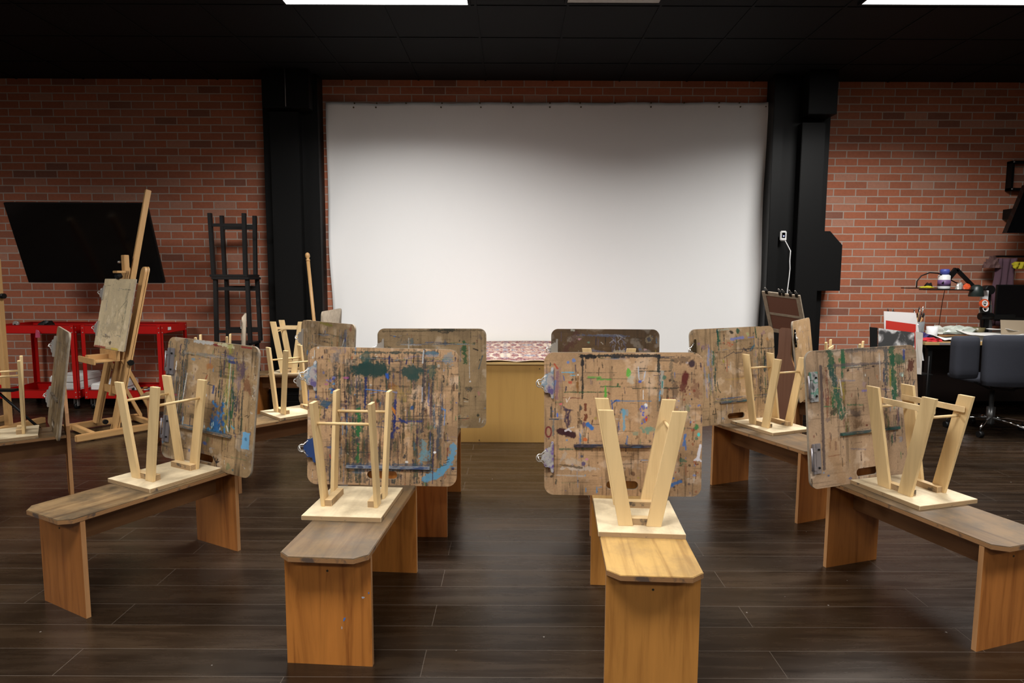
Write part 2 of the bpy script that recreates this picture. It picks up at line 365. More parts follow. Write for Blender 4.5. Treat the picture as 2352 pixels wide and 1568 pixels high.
def paint_obj(name, nx, ny, XY, col, m, parent=None, smooth=False, keep=None):
    """dense grid; XY (ny,nx,3) coordinates, col (ny,nx,3) linear colours"""
    idx = np.arange(nx*ny).reshape(ny, nx)
    q = np.stack([idx[:-1,:-1], idx[:-1,1:], idx[1:,1:], idx[1:,:-1]], -1).reshape(-1, 4)
    if keep is not None:
        kk = keep; f = kk[:-1,:-1] | kk[:-1,1:] | kk[1:,1:] | kk[1:,:-1]
        q = q[f.ravel()]
    return q, XY.reshape(-1, 3), col.reshape(-1, 3)
def grid_mesh(name, parts, extra=None, mats=()):
    """parts: (quads, verts, cols) grid; extra: (verts, faces, colour, mat index)"""
    q, V, Cc = parts; mi = np.zeros(len(q), int)
    faces = [q]; nv = len(V)
    ev, ef, em = extra if extra else ([], [], [])
    me = bpy.data.meshes.new(name)
    allv = np.concatenate([V, np.array(ev).reshape(-1, 3)]) if len(ev) else V
    loops = list(q.ravel()); starts = list(range(0, len(q)*4, 4)); tot = [4]*len(q); mats_i = [0]*len(q); off = len(q)*4
    for f, mm in zip(ef, em):
        starts.append(off); tot.append(len(f)); off += len(f); loops += [nv+k for k in f]; mats_i.append(mm)
    me.vertices.add(len(allv)); me.vertices.foreach_set('co', allv.astype(np.float32).ravel())
    me.loops.add(len(loops)); me.loops.foreach_set('vertex_index', np.array(loops, np.int32))
    me.polygons.add(len(starts)); me.polygons.foreach_set('loop_start', np.array(starts, np.int32))
    me.polygons.foreach_set('material_index', np.array(mats_i, np.int32))
    me.update(calc_edges=True); me.validate()
    a = me.color_attributes.new('paint', 'FLOAT_COLOR', 'POINT')
    cc = np.ones((len(allv), 4), np.float32); cc[:nv, :3] = Cc; a.data.foreach_set('color', cc.ravel())
    for m in mats: me.materials.append(M[m])
    return me

def rug():
    nx, ny = 560, 340; s, v = np.meshgrid(np.linspace(0,1,nx), np.linspace(0,1,ny))
    # woven pattern mirrored about repeating medallions
    fx = np.abs(((s*5.2) % 1) - .5)*2; fy = np.abs(((v*2.0) % 1) - .5)*2
    fx = fx+.10*(vnoise(s, v, 60, 40, 77, 2)-.5); fy = fy+.14*(vnoise(s, v, 60, 40, 79, 2)-.5); n1 = vnoise(fx, fy, 7, 7, 3, 3); n2 = vnoise(fx, fy, 9, 9, 8, 3); n3 = vnoise(s, v, 70, 160, 5, 2); n4 = vnoise(fx, fy, 5, 6, 21, 2)
    cream = lin((196,176,158)); wine = lin((110,52,60)); blue = lin((122,122,136)); rose = lin((160,124,112))
    c = np.tile(cream, (ny, nx, 1))
    r2 = np.sqrt((fx-.35)**2*1.2+(fy-.5)**2)
    def put(mask, col):
        c[mask] = col
    put((n1+.25*n3) > .66, wine); put((np.sin(r2*34+n2*6) > .45) & (n4 > .42), wine)
    put((n2 > .60), blue); put((n4 > .63), rose); put((np.abs(n1-.5) < .018), cream)
    e = np.minimum(np.minimum(s*2.2, (1-s)*2.2), np.minimum(v*1.55, (1-v)*1.55))
    bd = (e > .05) & (e < .17); c[bd & (np.sin(s*120+n2*9)*np.sin(v*70+n1*12) > .1)] = wine
    c[(e > .05) & (e < .065)] = lin((70,50,60)); c[(e > .16) & (e < .172)] = lin((70,50,60)); c[e < .02] = cream*.9
    c *= (.75+.5*n3)[..., None]
    wx = .006*np.sin(v*7); fr = .010*np.sin(s*37)*np.exp(-v/.02)
    X = -1.0+2.18*s+wx; Y = -.845+1.62*v-.012*np.exp(-v/.02)*np.sin(s*25)**2+fr*.3
    Z = .660+.004*np.sin(s*9)*np.sin(v*5)+.012*np.exp(-v/.012)*np.abs(np.sin(s*22))
    P = np.stack([X, Y, Z], -1)
    me = grid_mesh('rug', paint_obj('rug', nx, ny, P, c, None), None, ['rugface'])
    o = bpy.data.objects.new('rug', me); C.objects.link(o); o.location = (.1, 5.83, 0)
    sm = o.modifiers.new('thick', 'SOLIDIFY'); sm.thickness = .007; sm.offset = -1
    tag(o, 'cream and wine-red patterned rug lying on top of the stage', 'rug')
rug()

# ---------------------------------------------------------------- paint-covered drawing boards
BW, BH, BT = .655, .605, .011
PAL = [(28,48,44),(24,34,70),(30,27,26),(44,84,150),(90,140,180),(200,200,195),(70,45,32),(110,45,40),(160,140,60),(52,110,70),(150,90,60),(95,85,110),(60,60,62),(90,60,45)]
class Canvas:
    def __init__(s, res, basec, seed, grime=.6, streak=.7):
        s.nx = int(BW/res)+1; s.ny = int(BH/res)+1; s.u, s.v = np.meshgrid(np.linspace(0,1,s.nx), np.linspace(0,1,s.ny))
        s.r = np.random.RandomState(seed); s.seed = seed; u, v = s.u, s.v
        c = np.tile(lin(basec), (s.ny, s.nx, 1))
        g = vnoise(u, v, 5, 5, seed, 5); c *= (1-grime*.55*np.clip((g-.42)*4, 0, 1))[..., None]
        st = vnoise(u, v, 60, 3.5, seed+5, 3); gate = vnoise(u, v, 6, 3, seed+9, 2)
        c *= (1-streak*np.clip((st-.55)*5, 0, 1)*np.clip((gate-.38)*5, 0, 1)*.65)[..., None]
        sh = vnoise(u, v, 3, 70, seed+6, 3); gate2 = vnoise(u, v, 4, 5, seed+19, 2)
        c *= (1-streak*np.clip((sh-.60)*6, 0, 1)*np.clip((gate2-.45)*6, 0, 1)*.55)[..., None]
        fn = vnoise(u, v, 160, 150, seed+2, 2); c *= (.86+.28*fn)[..., None]
        wt = vnoise(u, v, 9, 9, seed+33, 4); c += (np.clip((wt-.62)*2.2, 0, .25))[..., None]*np.array([.5,.48,.44])
        s.c = c; s.tex = vnoise(u, v, 110, 100, seed+3, 2); s.tex2 = vnoise(u, v, 34, 32, seed+4, 3)
    def win(s, a0, a1, b0, b1):
        i0, i1 = max(0, int(a0*(s.nx-1))), min(s.nx, int(a1*(s.nx-1))+2); j0, j1 = max(0, int(b0*(s.ny-1))), min(s.ny, int(b1*(s.ny-1))+2)
        return slice(j0, j1), slice(i0, i1)
    def put(s, w, m, col, op):
        m = np.clip(m, 0, 1)[..., None]*op; s.c[w] = s.c[w]*(1-m)+lin(col)*m
    def line(s, x0, y0, x1, y1, wd, col, op=.85, rag=.5):
        p = wd*2; w = s.win(min(x0,x1)-p, max(x0,x1)+p, min(y0,y1)-p, max(y0,y1)+p)
        u, v = s.u[w], s.v[w]
        if u.size == 0: return
        dx, dy = x1-x0, y1-y0; l2 = dx*dx+dy*dy+1e-9; t = np.clip(((u-x0)*dx+(v-y0)*dy)/l2, 0, 1)
        d = np.hypot(u-x0-t*dx, (v-y0-t*dy)*.92)/wd*2
        s.put(w, (1-d+(s.tex[w]-.5)*2*rag+(s.tex2[w]-.5)*2*rag)*3, col, op)
    def poly(s, pts, wd, col, op=.85, rag=.4):
        for a, b in zip(pts, pts[1:]): s.line(*a, *b, wd, col, op, rag)
    def blob(s, x, y, rx, ry, col, op=.85, rag=.9):
        w = s.win(x-rx*1.8, x+rx*1.8, y-ry*1.8, y+ry*1.8); u, v = s.u[w], s.v[w]
        if u.size == 0: return
        d = np.hypot((u-x)/rx, (v-y)/ry); s.put(w, (1-d+(s.tex2[w]-.5)*2*rag+(s.tex[w]-.5)*rag)*3, col, op)
    def rect(s, x0, x1, y0, y1, col, op=.95):
        w = s.win(x0-.02, x1+.02, y0-.02, y1+.02); u, v = s.u[w], s.v[w]
        d = np.minimum(np.minimum(u-x0, x1-u), np.minimum(v-y0, y1-v)) + (s.tex2[w]-.5)*.02
        s.put(w, d/.003, col, op)
    def band(s, x, y0, y1, wd, col, op=.6):          # ragged vertical streaks made of many thin lines
        for k in range(int(14+wd*160)):
            xx = x+s.r.normal(0, wd/2); a = s.r.uniform(y0, y1); l = s.r.uniform(.04, .25)*(abs(y1-y0)+.2); q = tuple(int(np.clip(c+s.r.randint(-18, 18), 0, 255)) for c in col)
            s.line(xx, a, xx+s.r.normal(0,.002), max(y0-.03, a-l), s.r.uniform(.004,.016), q, min(.95, op*1.25)*s.r.uniform(.5,1), .8)
    def rand(s, n=150, warm=.3, region=(0,1,0,1), dark=.55):
        for k in range(n):
            x, y = s.r.uniform(*region[:2]), s.r.uniform(*region[2:])
            col = PAL[s.r.choice([0,1,2,6,12,13])] if s.r.rand() < dark else PAL[s.r.randint(len(PAL))]
            t = s.r.rand()
            if t < .5: s.line(x, y, x+s.r.normal(0,.003), y-abs(s.r.normal(0,.05)), s.r.uniform(.003,.011), col, s.r.uniform(.4,.9), .7)
            elif t < .7: s.line(x, y, x+s.r.normal(0,.07), y+s.r.normal(0,.003), s.r.uniform(.003,.008), col, s.r.uniform(.25,.7), .8)
            elif t < .97: q = s.r.uniform(.003,.010); s.blob(x, y, q, q*s.r.uniform(.7,1.6), col, s.r.uniform(.4,.9))
            else: s.blob(x, y, s.r.uniform(.015,.035), s.r.uniform(.015,.03), col, s.r.uniform(.2,.5), 1.2)
    def sheet(s, x0, x1, y0, y1, n=70):             # painted-over outline left around taped sheets, with overshoot strokes
        for k in range(n):
            e = s.r.randint(4); col = PAL[s.r.choice([0,1,2,3,4,6,9,12,12,2])]; op = s.r.uniform(.3,.75)
            if e < 2: x = (x0, x1)[e]+s.r.normal(0,.012); y = s.r.uniform(y0, y1); s.line(x, y, x+s.r.normal(0,.002), y-s.r.uniform(.02,.2), s.r.uniform(.003,.010), col, op, .8)
            else: y = (y0, y1)[e-2]+s.r.normal(0,.009); x = s.r.uniform(x0, x1); s.line(x, y, x+s.r.uniform(.02,.2), y+s.r.normal(0,.002), s.r.uniform(.003,.008), col, op, .8)

HOLE = (.5, .075, .105, .029)      # centre u, v, half width (m*?), half height as fractions
def board_mesh(cv, r=.042, hole=True):
    nx, ny = cv.nx, cv.ny
    X = (cv.u-.5)*BW; Z = cv.v*BH
    cx = np.clip(X, -BW/2+r, BW/2-r); cz = np.clip(Z, r, BH-r); dx, dz = X-cx, Z-cz; d = np.hypot(dx, dz)
    k = np.where(d > r, r/np.maximum(d, 1e-9), 1); X = cx+dx*k; Z = cz+dz*k
    hx, hz, hw, hh = (HOLE[0]-.5)*BW, HOLE[1]*BH, .066, .018
    ax = np.clip(X, hx-hw+hh, hx+hw-hh); ddx, ddz = X-ax, Z-hz; dd = np.hypot(ddx, ddz); inside = (dd < hh) & hole
    kk = np.where(inside & (dd > 1e-6), hh/np.maximum(dd, 1e-6), 1); X = np.where(inside, ax+ddx*kk, X); Z = np.where(inside, hz+ddz*kk, Z)
    P = np.stack([X, np.full_like(X, -.0006), Z], -1)
    parts = paint_obj('b', nx, ny, P, cv.c, None, keep=~inside)
    # body
    out = []
    for sx, sz, a0 in ((1,1,0),(-1,1,90),(-1,-1,180),(1,-1,270)):
        for q in range(9):
            a = R(a0+q*90/8); out.append((sx*(BW/2-r)+r*math.cos(a), (BH-r if sz > 0 else r)+r*math.sin(a)))
    inn = [(hx+s*(hw-hh)+hh*math.cos(R(a)), hz+hh*math.sin(R(a))) for s, rng in ((1, range(-90, 91, 18)), (-1, range(90, 271, 18))) for a in rng]
    bm = bmesh.new()
    def ring(pts, y): return [bm.verts.new((p[0], y, p[1])) for p in pts]
    o0, o1, i0, i1 = ring(out, 0), ring(out, BT), ring(inn, 0), ring(inn, BT)
    for A, Bq in ((o0, o1), (i0, i1))[:2 if hole else 1]:
        for j in range(len(A)): f = bm.faces.new((A[j], A[(j+1)%len(A)], Bq[(j+1)%len(A)], Bq[j]))
    for O, I in ((o0, i0), (o1, i1)):
        if not hole: bm.faces.new(O); continue
        es = [bm.edges.get((W[j], W[(j+1)%len(W)])) for W in ((O, I) if hole else (O,)) for j in range(len(W))]
        bmesh.ops.triangle_fill(bm, edges=es, use_beauty=True)
    bmesh.ops.recalc_face_normals(bm, faces=bm.faces); bm.verts.ensure_lookup_table(); bm.verts.index_update()
    ev = [tuple(v.co) for v in bm.verts]; ef = [[v.index for v in f.verts] for f in bm.faces]; bm.free()
    return grid_mesh('panel', parts, (ev, ef, [1]*len(ef)), ['painted', 'hard_back'])

def clip(parent, z, m='steel', style=0):
    """big sheet-metal clip riveted to the left edge of a board"""
    b = B(); h = .066; x0 = -BW/2
    if style == 0:
        pts = [(x0+.036, z-h), (x0+.029, z-h*.92), (x0+.026, z-h*.68), (x0+.018, z-h*.60), (x0+.006, z-h*.60), (x0-.001, z-h*.45), (x0+.001, z-.018), (x0-.012, z-.010), (x0-.012, z+.010), (x0+.001, z+.018), (x0-.001, z+h*.45), (x0+.006, z+h*.60), (x0+.018, z+h*.60), (x0+.026, z+h*.68), (x0+.029, z+h*.92), (x0+.036, z+h)]
        prism(b, [(px, -.010-.010*max(0, 1-abs(px-x0)/.04), pz) for px, pz in pts], (0, -.0015, 0))
        bar(b, (x0+.035, -.006, z-h), (x0+.035, -.006, z+h), .010, .012, (0,1,0), bev=.002)
    else:
        box(b, x0+.030, x0+.058, -.007, -.0008, z-h, z+h, bev=.001); box(b, x0+.012, x0+.026, -.012, -.0008, z-h, z+h, bev=.002)
        for dz in (-.04, .04): box(b, x0+.010, x0+.022, -.016, -.010, z+dz-.008, z+dz+.008)
    c = obj('clip', b, m, parent)
    b = B()
    if style == 0:
        w = []
        for k in range(13):
            a = R(-115+k*230/12); w.append((x0-.018-.014*math.cos(a), -.022-.004*math.cos(a), z+.016*math.sin(a)))
        tube(b, [(x0+.008, -.018, z-.034)]+w+[(x0+.008, -.018, z+.034)], .0026, 6)
        tube(b, [(x0-.012, -.020, z+.006), (x0-.026, -.030, z+.008), (x0-.02, -.034, z-.006), (x0-.004, -.024, z-.010)], .0026, 6)
    else: tube(b, [(x0+.003, -.012, z-.05), (x0+.003, -.012, z+.05)], .004, 8)
    obj('clip_lever', b, 'steel' if style == 0 else 'steel_painted', c)
    b = B()
    for dz in (-.040, .040): 
        xx = x0+(.020 if style == 0 else .044); tube(b, [(xx, -.0075, z+dz), (xx, -.0125, z+dz)], .0045, 10)
        tube(b, [(xx, -.0125, z+dz), (xx, -.0130, z+dz)], .002, 8)
    obj('rivet', b, mat('rivet_dark', (.03,.03,.03), .4, .8) if style else 'steel', c)
def ledge(parent, u0, u1, v, cols):
    b = B(); n = 40; rs = random.Random(int(u0*1000))
    x0, x1 = (u0-.5)*BW, (u1-.5)*BW; z = v*BH
    box(b, x0, x1, -.013, -.0008, z-.006, z+.006, bev=.0008)
    m = mat('ledge_paint', cols[0], .5); nz = N(m, 'ShaderNodeTexNoise', Scale=1.0, Detail=5); L(m, coords(m, (22,22,60)), nz.inputs['Vector'])
    st = [(.30+.32*k/max(1, len(cols)-1), c) for k, c in enumerate(cols)]
    r_ = ramp(m, nz.outputs[0], st); base(m, r_)
    obj('ledge', b, m, parent)

BOARDS = {}
TAN = (186, 150, 113)
def board_A():
    c = Canvas(.0015, TAN, 11, .7, 1.0); c.sheet(.26, .82, .12, .92, 170); c.rand(620)
    for k in range(26): c.band(.14+.78*c.r.rand(), .05, .98, .035, [(62,62,58),(52,58,64),(78,66,52),(50,62,58)][k%4], .42)
    c.band(.215, .05, .98, .10, (60,55,52), .5); c.band(.30, .3, .95, .05, (50,60,60), .5); c.band(.40, .4, .95, .05, (50,50,55), .4); c.band(.88, .1, .95, .10, (60,62,66), .35)
    c.line(.30,.965,.86,.975,.018,(38,62,60),.75,.9)
    c.line(.77, 1, .765, .40, .022, (52,52,58), .8, .6); c.line(.765,.99,.76,.9,.010,(200,200,200),.8,.4); c.line(.76,.72,.76,.62,.008,(190,190,200),.7,.4)
    c.blob(.42,.845,.155,.072,(30,60,56),.97,.35); c.blob(.36,.87,.06,.03,(30,60,56),.9,.5); c.blob(.38,.94,.04,.04,(48,84,78),.6,1)
    c.blob(.69,.83,.075,.055,(38,68,64),.92,.5); c.blob(.70,.79,.03,.03,(38,68,64),.6,1); c.blob(.82,.83,.03,.05,(52,84,70),.6,1); c.line(.52,.865,.95,.865,.008,(60,70,66),.5,.8)
    c.blob(.93,.93,.05,.04,(110,140,155),.5,1); c.blob(.83,.96,.05,.02,(95,135,160),.5,1)
    c.line(.537,.94,.537,.89,.014,(26,34,84),.95,.3); c.line(.655,.92,.65,.89,.012,(26,34,84),.9,.4); c.blob(.525,.80,.014,.022,(34,84,170),.9,.5); c.line(.53,.82,.53,.78,.010,(34,84,170),.9,.5)
    c.line(.385,.78,.380,.57,.018,(28,44,92),.9,.5); c.line(.385,.70,.55,.685,.007,(58,120,190),.85,.4); c.line(.41,.67,.46,.68,.006,(58,120,190),.6,.5)
    c.line(.585,.69,.575,.40,.020,(28,44,104),.95,.5); c.line(.56,.37,.59,.42,.04,(28,44,104),.7,.9); c.line(.55,.69,.59,.68,.008,(58,120,190),.8,.4)
    c.line(.50,.47,.76,.475,.012,(30,50,110),.7,.9); c.blob(.69,.57,.015,.016,(36,80,130),.9,.5); c.line(.61,.49,.66,.46,.015,(30,50,110),.9,.5); c.line(.44,.43,.52,.425,.010,(34,60,90),.7,.6)
    c.line(.34,.555,.335,.36,.030,(42,102,60),.9,.8); c.line(.34,.30,.335,.17,.020,(42,102,60),.85,.8); c.blob(.335,.42,.03,.04,(42,102,60),.8,1)
    c.poly([(.975,.30),(.965,.20),(.92,.13),(.86,.085),(.78,.055)],.045,(92,146,176),.85,.7); c.poly([(.95,.16),(.88,.07),(.79,.035)],.02,(92,146,176),.7,.8)
    c.poly([(.78,.33),(.765,.20)],.04,(100,140,150),.75,.9); c.poly([(.80,.24),(.76,.19)],.05,(104,145,160),.6,.9)
    c.line(.843,.34,.838,.02,.007,(64,50,74),.9,.3); c.line(.885,.51,.865,.27,.030,(70,74,84),.7,.8); c.poly([(.895,.57),(.915,.56),(.91,.45)],.010,(80,130,185),.8,.5)
    c.blob(.85,.25,.010,.010,(235,235,235),.95,.3); c.blob(.665,.175,.012,.010,(225,225,225),.9,.3); c.blob(.56,.72,.03,.025,(140,84,34),.55,1); c.blob(.60,.67,.05,.05,(185,150,80),.35,1)
    for k in range(14): c.blob(.12+.05*c.r.rand(), .55+.25*c.r.rand(), .012, .010, [(36,60,140),(120,120,170),(70,130,170),(90,60,120)][k%4], .8, .8)
    c.blob(.115,.59,.035,.030,(40,82,104),.85,.7); c.blob(.17,.47,.06,.03,(110,70,72),.5,1); c.blob(.125,.73,.02,.008,(170,90,140),.7,.8); c.blob(.25,.78,.02,.008,(170,90,140),.7,.8)
    c.line(.245,.68,.245,.64,.006,(36,26,30),.9,.2); c.line(.245,.68,.232,.675,.005,(36,26,30),.9,.2); c.line(.15,.22,.155,.19,.006,(190,50,50),.8,.3); c.line(.51,.88,.97,.88,.005,(58,66,60),.5,.5)
    c.line(.27,.15,.83,.155,.02,(58,74,92),.6,.8); c.blob(.34,.10,.05,.02,(70,100,130),.4,1); c.line(.27,.24,.5,.24,.012,(56,62,60),.6,.8); c.blob(.16,.27,.03,.01,(90,100,140),.6,.8)
    c.blob(.19,.93,.05,.05,(140,132,132),.4,1); c.line(.21,.82,.20,.55,.02,(48,62,52),.5,.9)
    for x, y in ((.915,.17),(.90,.15),(.92,.19)): c.line(x,y,x+.03,y+.012,.005,(34,28,28),.8,.3)
    c.blob(.455,.265,.018,.018,(48,82,160),.8,.4); c.blob(.455,.265,.008,.008,(190,170,150),.8,.3)
    return c, .26, .82, .135, [(.03,.05,.12),(.05,.08,.18),(.25,.27,.30),(.04,.05,.09)]
def board_B():
    c = Canvas(.0015, TAN, 23, .45, .7); c.sheet(.24, .74, .36, .97, 60); c.rand(300, region=(0,1,0,1), dark=.5)
    c.line(.24,.975,.72,.978,.022,(30,32,34),.9,.6); c.blob(.29,.975,.05,.02,(26,26,28),.9,.6); c.line(.245,.98,.243,.68,.011,(34,36,38),.9,.5); c.blob(.245,.93,.014,.03,(30,34,40),.9,.5); c.line(.722,.98,.722,.87,.018,(34,38,38),.9,.4)
    c.line(.725,.9,.72,.6,.014,(60,70,64),.5,.8)
    for a, d, y, col, w in ((.28,.36,.83,(90,160,70),.010),(.34,.42,.815,(74,158,64),.016),(.36,.48,.765,(40,92,56),.010),(.13,.41,.725,(50,84,52),.008),(.56,.84,.752,(30,48,42),.006),(.60,.80,.87,(32,46,42),.007),(.25,.46,.86,(60,60,52),.004),(.11,.19,.862,(96,170,200),.009),(.16,.20,.84,(96,170,200),.006),(.42,.68,.665,(70,120,160),.006),(.10,.30,.325,(66,92,72),.012),(.27,.54,.82,(84,84,66),.004),(.62,.85,.76,(40,56,48),.005)):
        c.line(a, y, d, y+c.r.normal(0,.002), w, col, .8, .6)
    c.blob(.535,.86,.016,.035,(100,178,70),.95,.6); c.blob(.55,.81,.02,.04,(196,192,176),.55,.8); c.line(.39,.76,.392,.70,.018,(86,168,62),.9,.6); c.line(.468,.765,.468,.785,.010,(38,88,56),.9,.3)
    c.poly([(.595,.90),(.60,.82),(.615,.80),(.63,.81),(.64,.87)],.008,(190,200,215),.8,.4); c.blob(.61,.80,.014,.014,(60,86,180),.85,.5); c.line(.628,.74,.628,.68,.007,(225,225,225),.8,.3)
    c.line(.745,.87,.745,.72,.022,(176,172,160),.8,.6); c.line(.747,.80,.745,.76,.010,(40,130,130),.9,.3); c.blob(.76,.83,.015,.02,(50,110,90),.8,.5); c.line(.735,.74,.73,.67,.010,(110,160,190),.7,.5)
    c.blob(.925,.925,.028,.028,(58,42,54),.95,.3); c.blob(.90,.93,.012,.010,(196,180,176),.8,.5); c.blob(.888,.83,.026,.055,(94,34,32),.95,.4); c.blob(.875,.77,.032,.05,(96,44,38),.85,.8); c.blob(.83,.74,.03,.06,(70,56,50),.55,1); c.blob(.87,.95,.06,.03,(84,66,54),.6,1)
    c.blob(.955,.74,.03,.06,(110,66,52),.5,1.1); c.line(.80,.95,.81,.80,.02,(70,76,70),.5,.9)
    c.line(.265,.64,.265,.60,.020,(104,44,26),.9,.4); c.line(.266,.565,.263,.53,.022,(104,44,26),.9,.5); c.line(.273,.51,.262,.40,.006,(80,70,50),.7,.6); c.blob(.262,.395,.014,.014,(200,96,40),.85,.5)
    c.line(.28,.50,.305,.475,.034,(38,108,180),.95,.25); c.blob(.255,.50,.012,.02,(90,70,100),.8,.5); c.blob(.65,.545,.010,.020,(196,70,36),.9,.5); c.line(.65,.56,.65,.53,.012,(196,70,36),.9,.3)
    c.line(.508,.60,.508,.46,.016,(90,160,190),.75,.7); c.blob(.515,.59,.03,.02,(90,160,190),.5,1); c.blob(.67,.47,.045,.030,(90,146,130),.75,.8); c.blob(.58,.44,.02,.012,(90,146,130),.5,1); c.line(.53,.42,.525,.34,.012,(60,110,160),.7,.7)
    c.blob(.645,.635,.013,.017,(235,235,235),.95,.15); c.blob(.63,.62,.012,.02,(44,84,160),.7,.6)
    for k in range(12): c.blob(.60+.05*c.r.rand(), .50+.13*c.r.rand(), .006, .008, (70,90,190), .8, .5)
    c.poly([(.43,.645),(.46,.67),(.445,.665)],.010,(44,84,140),.85,.3); c.poly([(.43,.67),(.435,.61)],.008,(44,84,140),.85,.3); c.blob(.47,.667,.014,.008,(60,110,180),.8,.4)
    c.poly([(.125,.62),(.145,.60),(.135,.52),(.15,.48)],.016,(70,56,70),.8,.6); c.poly([(.165,.60),(.15,.55),(.158,.50)],.016,(58,40,66),.85,.5); c.line(.12,.60,.18,.60,.014,(58,44,66),.7,.6)
    c.poly([(.10,.452),(.14,.44),(.185,.425)],.052,(56,26,34),.97,.25); c.poly([(.135,.453),(.155,.465),(.17,.452)],.014,(205,196,200),.9,.4); c.line(.155,.47,.19,.48,.010,(196,190,186),.8,.4)
    for k in range(20): a = R(k*18); c.blob(.028+.018*math.cos(a), .445+.035*math.sin(a), .006, .008, (112,40,42), .9, .3)
    c.poly([(.045,.62),(.045,.55)],.012,(50,56,62),.9,.3); c.poly([(.07,.61),(.07,.55)],.010,(50,56,62),.85,.3); c.line(.035,.535,.09,.535,.010,(44,60,80),.9,.3); c.line(.06,.53,.058,.42,.014,(96,104,106),.7,.6)
    c.blob(.085,.565,.006,.02,(74,110,196),.9,.5); c.blob(.07,.83,.05,.10,(150,120,130),.45,1); c.line(.085,.86,.08,.68,.020,(132,92,104),.7,.7); c.line(.07,.80,.05,.72,.02,(90,120,170),.7,.7); c.blob(.165,.79,.016,.012,(186,70,50),.8,.6)
    c.line(.065,.92,.085,.89,.014,(176,66,40),.85,.4); c.blob(.15,.93,.010,.012,(96,130,190),.85,.5); c.blob(.19,.945,.012,.012,(96,130,190),.8,.6); c.line(.215,.86,.215,.73,.014,(120,80,40),.7,.7); c.blob(.215,.845,.008,.008,(220,215,200),.95,.3); c.line(.21,.79,.21,.76,.02,(130,84,30),.7,.6)
    c.blob(.105,.64,.012,.008,(214,100,110),.9,.6); c.poly([(.14,.68),(.145,.655),(.165,.69)],.006,(225,215,205),.8,.5)
    c.blob(.20,.235,.09,.022,(186,172,156),.55,1); c.blob(.21,.19,.12,.016,(196,186,176),.6,1); c.line(.10,.215,.24,.195,.014,(80,62,40),.8,.7); c.blob(.25,.225,.014,.018,(60,50,110),.8,.6); c.line(.08,.14,.26,.135,.010,(180,176,170),.6,.8); c.line(.14,.30,.10,.22,.02,(170,165,158),.4,1)
    c.blob(.275,.255,.014,.008,(200,130,170),.8,.6); c.blob(.24,.275,.012,.012,(60,72,92),.8,.5); c.line(.338,.06,.338,.02,.010,(90,140,180),.8,.4)
    c.line(.895,.43,.885,.36,.020,(64,110,170),.8,.5); c.poly([(.89,.42),(.90,.33)],.014,(64,110,170),.8,.5); c.blob(.978,.435,.010,.016,(80,200,196),.95,.3); c.blob(.965,.49,.020,.026,(46,120,70),.9,.6); c.blob(.965,.41,.01,.02,(50,110,90),.6,.8); c.blob(.88,.25,.03,.02,(50,104,84),.7,.9); c.blob(.955,.15,.012,.010,(120,140,190),.8,.5)
    c.poly([(.99,.36),(.975,.26)],.022,(226,222,228),.97,.2); c.poly([(.975,.275),(.955,.255)],.014,(226,222,228),.9,.2); c.poly([(.975,.27),(.997,.25)],.014,(226,222,228),.9,.2)
    c.line(.80,.08,.87,.105,.020,(52,112,176),.85,.6); c.blob(.82,.13,.014,.01,(52,112,176),.8,.5); c.line(.77,.05,.82,.08,.02,(52,112,176),.6,.7); c.line(.60,.05,.80,.03,.03,(120,90,60),.3,1)
    for k in range(60): c.blob(.78+.2*c.r.rand(), .15+.6*c.r.rand(), .003+.007*c.r.rand(), .004+.009*c.r.rand(), [(132,60,44),(170,80,50),(60,90,60),(90,50,60),(100,120,170)][k%5], .75, .8)
    return c, .19, .68, .352, [(.03,.03,.06),(.16,.11,.05),(.07,.05,.07),(.02,.02,.03),(.05,.08,.14)]
